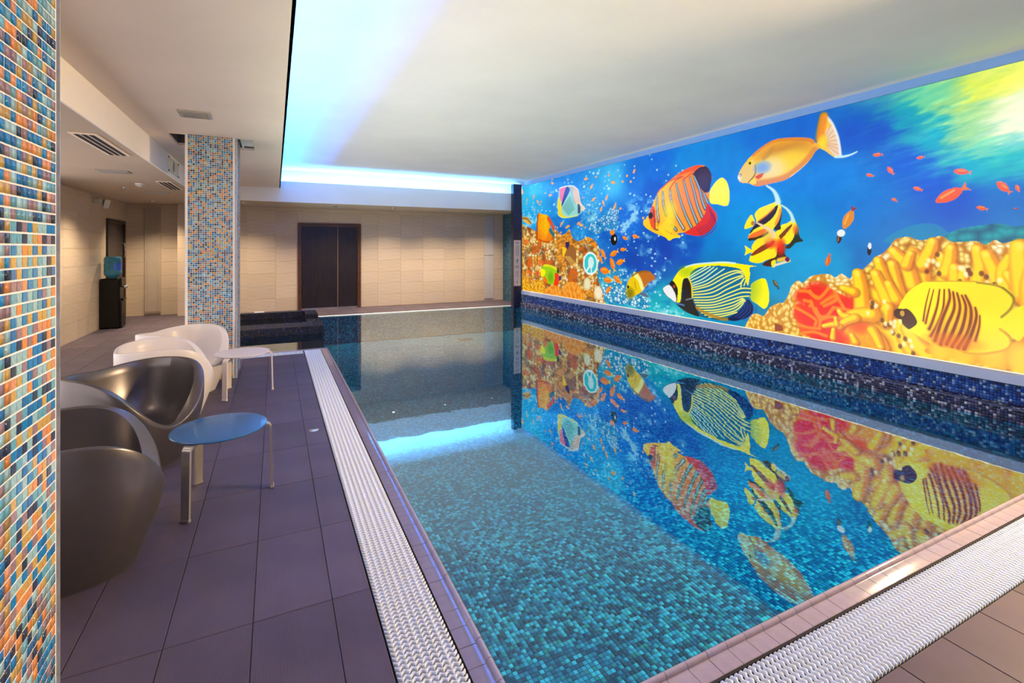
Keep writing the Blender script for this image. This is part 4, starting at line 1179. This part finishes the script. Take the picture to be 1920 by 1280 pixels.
    blob([(5.249,2.097)][0], .18, .22, (255,230,0), .9)

    free()
    # ---- blue angelfish with yellow lines
    fill([(6.741,1.005),(6.826,1.075),(6.928,1.113),(6.978,1.075),(7.013,0.933),(7.008,0.798),(6.948,0.715),(6.846,0.763),(6.741,0.827)], (255,243,0))
    fill([(6.622,0.807),(6.699,0.823),(6.773,0.747),(6.784,0.674),(6.731,0.602),(6.622,0.537),(6.454,0.490),(6.337,0.524),(6.533,0.645)], (8,14,62))
    fill([(5.098,0.842),(5.208,0.912),(5.270,0.972),(5.346,1.032),(5.436,1.136),(5.582,1.213),(5.777,1.261),(6.067,1.290),(6.301,1.306),(6.499,1.297),(6.699,1.279),(6.731,1.247),(6.731,1.144),(6.699,1.002),(6.741,0.986),(6.741,0.874),(6.699,0.823),(6.589,0.670),(6.454,0.568),(6.241,0.472),(6.041,0.471),(5.777,0.485),(5.582,0.515),(5.436,0.586),(5.331,0.642),(5.193,0.718),(5.106,0.779)], (8,98,128))
    blob([(6.241,0.991)][0], .7, .55, (0,110,165), .7)
    fill([(5.316,0.986),(5.436,1.136),(5.582,1.213),(5.777,1.261),(6.067,1.290),(6.301,1.306),(6.499,1.297),(6.699,1.279),(6.836,1.264),(6.731,1.247),(6.731,1.144),(6.699,1.002),(6.666,1.075),(6.633,1.158),(6.567,1.222),(6.361,1.249),(6.117,1.251),(5.858,1.217),(5.708,1.148),(5.646,1.054),(5.539,1.021),(5.502,0.855),(5.480,0.678),(5.436,0.646),(5.399,0.659),(5.424,0.849),(5.362,0.944)], (252,238,10))
    blob([(5.610,1.143)][0], .22, .12, (150,190,0), .6)
    L = [[(5.646,1.054),(5.791,1.141),(5.990,1.237)], [(5.674,1.039),(5.858,1.133),(6.067,1.236)], [(5.695,1.008),(5.925,1.105),(6.130,1.231)], [(5.722,0.967),(5.938,1.054),(6.192,1.218)], [(5.729,0.936),(5.990,1.026),(6.313,1.211)],
         [(5.729,0.904),(5.990,0.974),(6.241,1.105),(6.477,1.190),(6.622,1.186)], [(5.736,0.871),(6.054,0.958),(6.313,1.089),(6.522,1.168),(6.622,1.158)], [(5.736,0.830),(6.054,0.897),(6.361,1.048),(6.622,1.139)], [(5.736,0.793),(6.080,0.853),(6.361,0.989),(6.533,1.077),(6.628,1.120)],
         [(5.750,0.755),(6.117,0.805),(6.361,0.925),(6.578,1.022),(6.633,1.092)], [(5.764,0.716),(6.117,0.760),(6.419,0.885),(6.600,0.955),(6.741,0.963)], [(5.777,0.680),(6.117,0.719),(6.419,0.832),(6.600,0.898),(6.741,0.911)],
         [(5.804,0.641),(6.117,0.679),(6.419,0.783),(6.589,0.840),(6.720,0.861)], [(5.831,0.607),(6.117,0.643),(6.419,0.734),(6.611,0.820)], [(5.858,0.568),(6.180,0.615),(6.477,0.711),(6.633,0.816)], [(5.898,0.536),(6.180,0.583),(6.477,0.672),(6.644,0.804)],
         [(5.964,0.513),(6.241,0.560),(6.511,0.647),(6.655,0.791)], [(6.041,0.492),(6.289,0.538),(6.522,0.620)], [(6.589,0.956),(6.600,1.043),(6.644,1.093)], [(6.639,0.998),(6.666,1.066)]]
    for i, s in enumerate(L): stroke(s, .019, (245,240,120) if i > 4 else (215,240,190), 1)
    stroke([(5.804,0.604),(5.990,0.542),(6.241,0.497),(6.361,0.503)], .05, (190,130,30), .8)
    fill([(5.495,0.680),(5.517,0.921),(5.553,1.022),(5.610,1.041),(5.667,1.007),(5.708,0.913),(5.722,0.744),(5.777,0.622),(5.858,0.484),(5.667,0.503),(5.466,0.578),(5.407,0.638)], (24,10,10))
    stroke([(5.653,1.038),(5.708,0.935),(5.722,0.744)], .026, (250,220,0)); stroke([(5.596,0.705),(5.722,0.739)], .02, (130,150,150), .9); stroke([(5.377,0.635),(5.553,0.615)], .025, (70,140,200), .9)
    fill([(5.247,0.926),(5.293,0.985),(5.362,0.950),(5.421,0.849),(5.404,0.654),(5.377,0.746),(5.331,0.831)], (20,10,15)); disc([(5.346,0.897)][0], .028, .028, (160,70,20))
    fill([(5.098,0.842),(5.232,0.913),(5.331,0.831),(5.384,0.735),(5.377,0.648),(5.286,0.682),(5.161,0.750)], (240,240,240))
    stroke([(5.582,1.213),(5.777,1.261),(6.067,1.290),(6.301,1.306),(6.499,1.297)], .026, (225,245,235), .9)
    for k in range(5):
        stroke([(p[0]+.045*k, p[1]-.01*k) for p in [(6.644,0.771),(6.633,0.666),(6.499,0.554)]], .012, (40,70,170), .8)

    # ---- golden surgeonfish
    fill([(7.633,2.740),(7.668,2.874),(7.694,3.026),(7.746,3.070),(7.737,3.033),(7.805,2.939),(7.863,2.789),(7.888,2.665),(7.900,2.561),(7.992,2.545),(8.074,2.564),(8.008,2.534),(7.912,2.532),(7.830,2.547),(7.746,2.622),(7.668,2.685)], (250,200,80))
    fill([(7.737,2.859),(7.822,2.901),(7.867,2.780),(7.888,2.665),(7.898,2.570),(7.830,2.573),(7.754,2.690)], (235,215,200), .85)
    for k in range(7):
        a = [(7.703,2.735)][0]; b = [(7.797,2.932),(7.830,2.865),(7.855,2.799),(7.871,2.736),(7.884,2.674),(7.892,2.622),(7.880,2.573)][k]
        stroke([a, b], .016, (225,165,110), .7, sm=False)
    stroke([(7.742,3.032),(7.805,2.939),(7.863,2.789),(7.888,2.665),(7.900,2.561)], .03, (245,240,230), .9); stroke([(7.847,2.549),(7.928,2.535),(8.008,2.542),(8.074,2.564)], .035, (205,235,240), 1, (1,.4))
    stroke([(7.711,3.039),(7.681,2.897),(7.668,2.795)], .10, (240,140,0), .9); blob([(7.698,2.745)][0], .07, .10, (255,225,0), .95)
    body([(6.539,2.496),(6.629,2.638),(6.780,2.765),(6.946,2.853),(7.126,2.895),(7.384,2.863),(7.552,2.818),(7.597,2.782),(7.624,2.742),(7.659,2.726),(7.668,2.685),(7.615,2.646),(7.543,2.551),(7.403,2.445),(7.248,2.364),(7.064,2.340),(6.836,2.327),(6.711,2.382),(6.593,2.407)], (252,190,0))
    blob([(7.208,2.700)][0], .42, .20, (190,120,0), .75); blob([(7.384,2.724)][0], .2, .13, (190,130,0), .5); blob([(7.147,2.549)][0], .42, .20, (255,225,110), .95, .8); blob([(7.356,2.581)][0], .3, .2, (255,215,0), .8)
    blob([(7.021,2.529)][0], .28, .17, (245,225,170), .8)
    stroke([(6.836,2.352),(7.064,2.359),(7.248,2.388),(7.403,2.468),(7.543,2.578),(7.606,2.656)], .10, (215,125,0), .75); stroke([(7.307,2.389),(7.422,2.452),(7.543,2.538)], .02, (250,245,190), .9)
    stroke([(6.780,2.755),(6.946,2.844),(7.126,2.886),(7.384,2.848),(7.552,2.800),(7.588,2.766)], .05, (215,120,0), .8); stroke([(6.935,2.679),(7.000,2.717),(7.064,2.783)], .06, (190,140,60), .6)
    fill([(6.545,2.495),(6.640,2.636),(6.780,2.695),(6.814,2.589),(6.802,2.471),(6.711,2.402),(6.593,2.417)], (235,205,120), .85); stroke([(6.814,2.609),(6.808,2.490),(6.711,2.397)], .018, (130,90,20), .9)
    blob([(6.914,2.564)][0], .15, .10, (130,170,225), 1, .8); fill([(6.814,2.460),(6.924,2.489),(6.914,2.446),(6.858,2.419)], (225,80,0)); fill([(6.722,2.391),(6.802,2.436),(6.825,2.359)], (255,220,0))
    disc([(6.731,2.652)][0], .035, .035, (245,225,0)); disc([(6.731,2.650)][0], .02, .02, (60,40,10)); disc([(6.575,2.507)][0], .03, .03, (110,70,40)); blob([(6.551,2.484)][0], .07, .08, (250,245,225), .9)

    free()
    # ---- three bannerfish
    Y_ = (255,234,0)
    fill([(7.106,1.698),(7.183,1.794),(7.259,1.817),(7.324,1.858),(7.352,1.874),(7.397,1.750),(7.397,1.663),(7.315,1.578),(7.231,1.561),(7.164,1.633)], Y_)
    fill([(7.324,1.805),(7.306,1.753),(7.183,1.624),(7.145,1.651),(7.231,1.738)], (120,55,5)); stroke([(7.183,2.049),(7.259,1.994),(7.315,1.920),(7.338,1.840)], .035, (200,232,225), 1, (.5,1.4))
    fill([(7.370,1.742),(7.397,1.750),(7.424,1.645),(7.468,1.593),(7.370,1.568),(7.296,1.503),(7.231,1.516),(7.296,1.569),(7.347,1.638)], (28,45,28)); blob([(7.374,1.733)][0], .05, .08, (235,110,0), .9)
    fill([(6.804,1.867),(6.777,1.925),(6.750,1.955),(6.679,1.873),(6.646,1.769),(6.766,1.793),(6.799,1.829)], Y_); disc([(6.777,1.840)][0], .03, .03, (200,120,0))
    fill([(7.183,2.026),(7.188,1.901),(7.169,1.821),(7.174,1.749),(7.106,1.734),(7.076,1.780),(7.135,1.850),(7.159,1.929)], (38,28,12))
    fill([(6.831,1.856),(6.804,1.952),(6.862,2.023),(6.986,2.064),(7.106,2.100),(7.135,2.129),(7.174,2.054),(7.183,1.991),(7.154,1.867),(7.096,1.779),(7.026,1.709),(6.894,1.638),(6.734,1.618),(6.707,1.671),(6.777,1.773)], Y_)
    fill([(7.130,2.057),(7.111,1.960),(7.036,1.873),(6.930,1.809),(6.809,1.763),(6.723,1.694),(6.772,1.778),(6.852,1.860),(6.976,1.932)], (38,25,8))
    fill([(6.712,1.675),(6.873,1.742),(7.016,1.773),(6.966,1.711),(6.841,1.653),(6.734,1.624)], (250,120,0)); stroke([(6.723,1.623),(6.841,1.639),(6.966,1.688),(7.026,1.727)], .035, (40,30,10), .95)
    stroke([(6.862,1.864),(6.976,1.932),(7.086,2.016)], .02, (240,110,0), .8); stroke([(6.976,2.319),(7.066,2.254),(7.116,2.176),(7.140,2.093)], .06, (205,235,230), 1, (.3,1.3)); stroke([(7.174,1.991),(7.159,1.920),(7.106,1.815)], .035, (245,150,0), .9)
    fill([(6.646,1.547),(6.766,1.479),(6.777,1.465),(6.646,1.407),(6.668,1.474)], Y_, 1, False)
    fill([(7.145,1.553),(7.207,1.543),(7.231,1.436),(7.278,1.366),(7.106,1.349),(7.086,1.276),(6.945,1.276),(6.925,1.304),(7.026,1.370),(7.096,1.426)], (70,32,18))
    fill([(6.766,1.479),(6.756,1.527),(6.831,1.621),(6.945,1.656),(7.046,1.727),(7.106,1.707),(7.183,1.606),(7.202,1.552),(7.135,1.508),(7.106,1.399),(6.976,1.351),(6.904,1.317),(6.820,1.310),(6.734,1.327),(6.723,1.365)], Y_)
    fill([(7.086,1.603),(7.056,1.544),(6.925,1.466),(6.788,1.409),(6.745,1.422),(6.873,1.517),(6.996,1.581)], (140,55,10)); blob([(7.036,1.572)][0], .10, .09, (235,40,10), .9); blob([(7.174,1.525)][0], .09, .13, (240,40,0), .95)
    fill([(7.046,1.334),(7.106,1.354),(7.096,1.267),(7.056,1.266)], (255,225,0)); stroke([(7.086,1.285),(7.183,1.315),(7.292,1.349)], .03, (240,225,190)); stroke([(7.145,1.355),(7.240,1.374),(7.278,1.357)], .05, (240,190,60)); disc([(7.264,1.366)][0], .03, .03, (110,10,90))
    stroke([(6.831,1.846),(6.945,1.785),(7.026,1.736),(7.076,1.671)], .06, (240,212,165), 1, (.3,1.4)); blob([(6.996,1.646)][0], .10, .10, (240,200,90), .8)
    # small fish in the open water
    little([(7.991,1.844)][0], .27, -65, (225,140,10), (140,60,60)); little([(7.888,1.627)][0], .14, -80, (60,25,25)); disc([(7.906,1.675)][0], .045, .04, (240,240,240))
    little([(7.764,1.371)][0], .15, -75, (225,100,20)); disc([(8.197,1.477)][0], .02, .05, (10,10,20)); disc([(8.202,1.529)][0], .018, .035, (240,240,240)); little([(7.110,1.044)][0], .14, 55, (70,80,70), (40,60,60))
    # ---- far teal reef on the right
    def reef(x, y):
        b1, b2, idv = worley(x*11, y*14, 161); e = np.clip(1-b1*1.1, 0, 1)[..., None]
        return np.array((10,175,165))*e+np.array((0,85,110))*(1-e)
    fill([(8.378,1.622),(8.504,1.702),(8.644,1.744),(8.778,1.738),(8.869,1.667),(8.913,1.610),(8.913,1.555),(8.378,1.561)], (0,150,175), .55)
    fill([(8.851,1.612),(8.922,1.665),(9.009,1.695),(9.125,1.711),(9.243,1.722),(9.342,1.692),(9.414,1.699),(9.471,1.687),(9.567,1.673),(9.567,1.510),(8.851,1.523)], 0, .85, True, reef)
    # ---- cream and yellow coral, near end
    def coralR(x, y):
        w1 = fbm(x*6, y*6, 9)
        b1, b2, idv = worley(x*19+2*w1, y*17+2*w1, 171); e = np.clip(1.30-1.75*b1, 0, 1)[..., None]
        z = np.clip((fbm(x*1.7, y*2.0, 180)-.45)*5, 0, 1)[..., None]
        lo = np.clip((1.45-y)/.9, 0, 1)[..., None]
        c = np.array((255,248,210))*(1-z)+np.array((255,228,100))*z
        c = c*(1-.45*lo)+np.array((255,195,20))*.45*lo
        c = np.where((idv < .16)[..., None], np.array((215,150,50)), c)
        bg = np.array((205,130,15))*(1-.35*z)+np.array((120,60,0))*.35*z
        return c*e+bg*(1-e)
    fill([(6.638,0.395),(6.746,0.597),(6.842,0.638),(6.936,0.621),(7.028,0.743),(7.147,0.810),(7.219,0.830),(7.290,0.956),(7.317,1.038),(7.400,1.109),(7.467,1.087),(7.558,1.169),(7.685,1.200),(7.782,1.205),(7.842,1.171),(7.912,1.217),(8.002,1.168),(8.041,1.253),(8.123,1.268),(8.197,1.339),(8.259,1.409),(8.330,1.455),(8.390,1.522),(8.448,1.599),(8.561,1.618),(8.642,1.585),(8.747,1.594),(8.824,1.623),(8.898,1.571),(8.970,1.560),(9.085,1.568),(9.152,1.538),(9.217,1.576),(9.266,1.547),(9.335,1.565),(9.419,1.573),(10.172,1.599),(10.913,1.610),(10.913,0.169),(9.419,0.348),(8.542,0.345),(6.638,0.235)], 0, 1, True, coralR)
    u_a = [(8.495,1.315)][0][0]
    # red leaf coral
    fill([(7.416,0.974),(7.489,1.000),(7.590,1.052),(7.688,1.044),(7.765,1.050),(7.839,1.017),(7.921,0.977),(8.001,0.928),(8.053,0.823),(8.027,0.709),(7.948,0.549),(7.939,0.454),(7.784,0.456),(7.649,0.443),(7.489,0.457),(7.427,0.478),(7.406,0.576),(7.384,0.624),(7.358,0.723),(7.352,0.794),(7.427,0.833),(7.489,0.809),(7.479,0.868),(7.427,0.924)], (250,85,5))
    for p in [(7.499,0.910),(7.640,1.002),(7.717,0.785),(7.489,0.698),(7.590,0.622),(7.736,0.526),(7.992,0.871),(7.839,0.789),(7.669,0.505)]: blob(p, .17, .13, (235,25,0), .95, .7)
    for s in ([(7.427,0.985),(7.530,0.983),(7.649,0.914),(7.765,1.040)], [(7.560,0.876),(7.610,0.753),(7.669,0.662),(7.659,0.563)], [(7.352,0.784),(7.509,0.721),(7.620,0.655),(7.610,0.595)], [(7.821,0.825),(7.746,0.720),(7.669,0.711),(7.620,0.793)], [(7.821,0.825),(7.948,0.820),(8.044,0.803)],
              [(7.688,0.859),(7.821,0.958),(7.849,0.913),(7.717,0.833)], [(7.406,0.576),(7.530,0.554),(7.669,0.564)], [(7.447,0.471),(7.590,0.513),(7.746,0.488)], [(7.839,1.008),(7.885,0.917),(7.930,0.846)], [(7.479,0.878),(7.570,0.857),(7.550,0.815)], [(7.669,0.662),(7.784,0.715),(7.894,0.710)], [(7.550,0.995),(7.590,0.948),(7.659,0.925)]):
        stroke(s, .038, (255,135,25), .95)
    fill([(7.091,0.554),(7.199,0.526),(7.210,0.465),(7.091,0.442)], (150,62,0), 1, False)
    fill([(7.948,0.586),(8.053,0.694),(8.220,0.734),(8.332,0.644),(8.424,0.537),(8.454,0.448),(7.948,0.437)], (250,165,5), .85); blob([(8.087,0.662)][0], .15, .12, (250,80,0), .9); blob([(7.903,0.476)][0], .12, .1, (240,40,0), .9)
    def branch(s, w, hi=(255,222,10), lo=(240,150,0), tip=(255,240,130)):
        w = w*.54
        stroke([(p[0]+w*.22, p[1]-w*.10) for p in s], w*1.10, (185,95,0), .75, (1.2,.8), soft=.2); stroke(s, w, lo, 1, (1.2,.8), soft=.12); stroke([(p[0]-w*.13, p[1]+w*.06) for p in s], w*.60, hi, .95, (1.2,.8), soft=.35)
        blob(s[-1], w*.30, w*.34, tip, .6)
    for s, w in (([(8.674,1.166),(8.664,1.339),(8.595,1.465)], .22), ([(8.669,1.339),(8.740,1.489),(8.759,1.568)], .20), ([(8.585,1.137),(8.535,1.335),(8.421,1.476)], .22), ([(8.535,1.335),(8.575,1.453)], .16), ([(8.483,0.987),(8.442,1.176),(8.410,1.343)], .20),
                 ([(8.410,0.981),(8.345,1.170),(8.279,1.377)], .20), ([(8.842,1.188),(8.851,1.311),(8.824,1.433)], .19), ([(8.860,1.267),(8.891,1.401),(8.900,1.511)], .18), ([(8.940,1.194),(8.927,1.325)], .2), ([(8.983,1.196),(8.992,1.294)], .14), ([(9.100,1.203),(9.117,1.331),(9.092,1.500)], .2),
                 ([(9.243,1.181),(9.220,1.283),(9.157,1.448)], .22), ([(9.282,1.163),(9.274,1.306),(9.319,1.419)], .20), ([(9.378,1.110),(9.356,1.189),(9.304,1.277)], .2), ([(9.414,1.113),(9.386,1.360),(9.378,1.520)], .3), ([(9.471,1.020),(9.457,1.215),(9.499,1.413)], .3), ([(9.600,0.938),(9.567,1.222),(9.607,1.462)], .35)):
        branch(s, w)
    for s, w in (([(8.454,0.885),(8.300,0.983),(8.104,1.102)], .24), ([(8.121,0.848),(8.108,1.084),(8.079,1.228)], .26), ([(8.378,0.938),(8.316,1.081),(8.252,1.236)], .22), ([(8.446,0.979),(8.378,1.137)], .18), ([(8.036,1.023),(7.921,1.061)], .16), ([(8.542,0.473),(8.498,0.584),(8.332,0.732),(8.220,0.797)], .46),
                 ([(8.332,0.749),(8.370,0.893)], .24), ([(8.220,0.797),(8.079,0.780),(7.966,0.729)], .26), ([(7.983,0.740),(7.921,0.751),(7.885,0.794)], .13), ([(8.053,0.740),(7.948,0.680),(7.885,0.615)], .15), ([(7.885,0.624),(7.821,0.634),(7.712,0.600)], .11), ([(7.853,0.639),(7.844,0.713)], .09), ([(7.812,0.480),(7.821,0.577)], .1), ([(8.332,0.460),(8.292,0.559),(8.220,0.627)], .17), ([(8.053,0.474),(8.018,0.541)], .12)):
        branch(s, w)
    branch([(8.605,0.473),(8.525,0.612),(8.504,0.728)], .30); branch([(8.721,0.461),(8.644,0.539),(8.555,0.688)], .32); branch([(8.223,0.626),(8.268,0.546),(8.302,0.465)], .16)
    for c in [(8.410,0.751),(8.431,0.705),(8.585,0.516),(8.768,1.297),(9.034,1.264),(9.181,1.250),(8.246,0.916)]:
        for q in range(7): blob((c[0]+rng.normal(0,.05), c[1]+rng.normal(0,.06)), .022, .03, (115,55,0) if q % 2 else (255,245,190), .95, .5)
    # sandy orange ground under the yellow fish
    fill([(8.721,0.530),(8.957,0.551),(9.157,0.557),(9.282,0.612),(9.356,0.706),(9.400,0.753),(9.567,0.838),(9.567,0.358),(9.402,0.445),(8.957,0.464),(8.721,0.473)], (245,145,5))
    for c in [(8.983,0.501),(8.824,0.515),(9.197,0.544),(9.386,0.561),(9.407,0.516)]: blob(c, .10, .14, (255,225,60), .95, .7)
    for c in [(8.896,0.528),(9.092,0.512),(9.282,0.509),(9.342,0.623)]: blob(c, .22, .10, (255,190,20), .6)
    # ---- yellow butterflyfish
    body([(8.463,0.866),(8.525,1.015),(8.605,1.115),(8.721,1.181),(8.922,1.198),(9.092,1.203),(9.236,1.181),(9.312,1.135),(9.349,1.057),(9.327,0.984),(9.259,0.895),(9.312,0.957),(9.402,1.017),(9.471,1.020),(9.457,0.821),(9.402,0.754),(9.364,0.707),(9.289,0.766),(9.251,0.801),(9.312,0.729),(9.323,0.660),(9.274,0.600),(9.157,0.546),(9.009,0.528),(8.922,0.555),(8.778,0.563),(8.644,0.631),(8.555,0.688),(8.504,0.740)], (255,240,0))
    blob([(9.204,1.075)][0], .45, .25, (255,215,0), .6); blob([(9.165,0.653)][0], .4, .2, (255,215,0), .7); blob([(9.371,0.879)][0], .25, .3, (235,230,20), .7)
    B = [([(8.736,1.113),(8.702,0.939),(8.683,0.787)], .012), ([(8.768,1.104),(8.731,0.919),(8.702,0.767)], .014), ([(8.815,1.108),(8.796,0.949),(8.759,0.797),(8.731,0.714)], .022), ([(8.851,1.110),(8.842,0.931),(8.796,0.769),(8.745,0.648)], .022), ([(8.887,1.113),(8.891,1.014),(8.833,0.818),(8.778,0.608)], .028),
         ([(8.918,1.093),(8.927,0.940),(8.869,0.756),(8.824,0.582)], .03), ([(8.948,1.085),(8.970,0.945),(8.931,0.765),(8.869,0.590)], .03), ([(8.983,1.066),(9.013,0.950),(8.983,0.751),(8.913,0.576)], .03), ([(9.009,1.068),(9.051,0.933),(9.030,0.737),(8.957,0.573)], .032), ([(9.080,0.963),(9.088,0.873),(9.051,0.708),(9.000,0.570)], .03), ([(9.113,0.897),(9.108,0.791),(9.080,0.659)], .018)]
    for s, w_ in B:
        stroke(s, w_*1.5, (240,150,0), .8, (.5,1.4)); stroke(s, w_*.75, (125,50,0), .95, (.6,1.3))
    blob([(8.913,0.620)][0], .28, .10, (240,110,0), .6)
    fill([(8.483,0.862),(8.514,0.886),(8.555,0.888),(8.605,0.835),(8.630,0.757),(8.560,0.686),(8.514,0.705),(8.494,0.798)], (78,32,8)); disc([(8.481,0.834)][0], .055, .055, (70,18,4)); disc([(8.504,0.841)][0], .02, .03, (210,160,60))
    stroke([(9.092,1.192),(9.236,1.170),(9.315,1.105),(9.338,1.046),(9.312,0.967),(9.259,0.898)], .018, (150,110,0), .8); stroke([(9.266,1.162),(9.338,1.086),(9.345,1.027)], .012, (130,100,0), .8)
    stroke([(9.251,0.791),(9.312,0.729),(9.318,0.659),(9.266,0.604),(9.125,0.548),(9.000,0.532)], .022, (225,150,0), .8); stroke([(8.721,1.181),(8.922,1.196),(9.092,1.201)], .016, (215,150,0), .8)
    free()
    # ---- orange basslets over the near coral
    for p, L, d in zip([(8.282,2.496),(8.662,2.402),(8.400,2.308),(8.205,2.288),(8.639,2.093),(8.435,2.003),(8.989,2.214),(8.907,2.014),(9.275,2.034),(9.257,2.076),(9.363,2.018),(9.129,1.865),(9.352,1.845)],
                       (.10,.075,.11,.085,.09,.07,.14,.28,.14,.07,.07,.09,.04), (8,0,55,22,25,35,15,-27,50,20,70,20,0)):
        little(p, L, d, (238,95,10) if L > .05 else (130,20,60), (225,120,40))

    # ---- mesh
    col = np.clip(IMG, 0, 255)/255.
    # backlit print: a little more contrast and saturation, then to linear light
    lum = col.mean(2, keepdims=True); col = np.clip(lum+(col-lum)*1.06, 0, 1)
    lc = np.where(col <= .04045, col/12.92, ((col+.055)/1.055)**2.4)
    me = bpy.data.meshes.new('print_panel')
    P = np.zeros((nv, nu, 3), np.float32); P[..., 0] = -.001; P[..., 1] = -U; P[..., 2] = V
    idx = np.arange(nv*nu).reshape(nv, nu)
    Q = np.stack([idx[:-1,:-1], idx[:-1,1:], idx[1:,1:], idx[1:,:-1]], -1).reshape(-1, 4).astype(np.int32)
    me.vertices.add(nv*nu); me.vertices.foreach_set('co', P.ravel())
    me.loops.add(Q.size); me.loops.foreach_set('vertex_index', Q.ravel())
    me.polygons.add(len(Q)); me.polygons.foreach_set('loop_start', np.arange(0, Q.size, 4, dtype=np.int32))
    me.update(calc_edges=True)
    at = me.color_attributes.new('Col', 'FLOAT_COLOR', 'POINT')
    at.data.foreach_set('color', np.concatenate([lc, np.ones((nv, nu, 1))], 2).astype(np.float32).ravel())
    return me

mur = empty('picture_wall', (X_MUR, 11.24, 0))
t = NT('backlit_print'); t.t.nodes.remove(t.b)
a = t.n('ShaderNodeAttribute'); a.attribute_name = 'Col'
em = t.n('ShaderNodeEmission'); em.inputs[1].default_value = MURAL_STRENGTH
t.l(a.outputs['Color'], em.inputs[0])
gl = t.n('ShaderNodeBsdfGlossy'); gl.inputs['Roughness'].default_value = .25; gl.inputs['Color'].default_value = (.04, .04, .04, 1)
ad = t.n('ShaderNodeAddShader'); t.l(em.outputs[0], ad.inputs[0]); t.l(gl.outputs[0], ad.inputs[1]); t.l(ad.outputs[0], t.out.inputs[0])
obj('print_panel', paint_mural(), t.m, mur)
m = MB(); m.box(0, .06, -9.94, .0, .43, 3.105); m.obj('light_box', WHITE_PL, mur)
m = MB(); m.bbox(-.004, .06, -9.94, .0, 3.108, 3.21, .004); m.obj('top_rail', RAIL_GLOW, mur)
m = MB(); m.prism([(-.012, .425), (-.030, .415), (-.030, .330), (.035, .318), (.06, .318), (.06, .425)], 'y', -9.94, 0); m.obj('sill', SILL_WHITE, mur)
m = MB(); m.box(-.009, -.003, -9.94, -.02, .4262, .4330); m.obj('edge_light', emis('edge_light_warm', (1.0, .80, .56), EDGE_STRENGTH), mur)
tag(mur, 'long backlit underwater picture of reef fish and corals along the pool', 'mural')
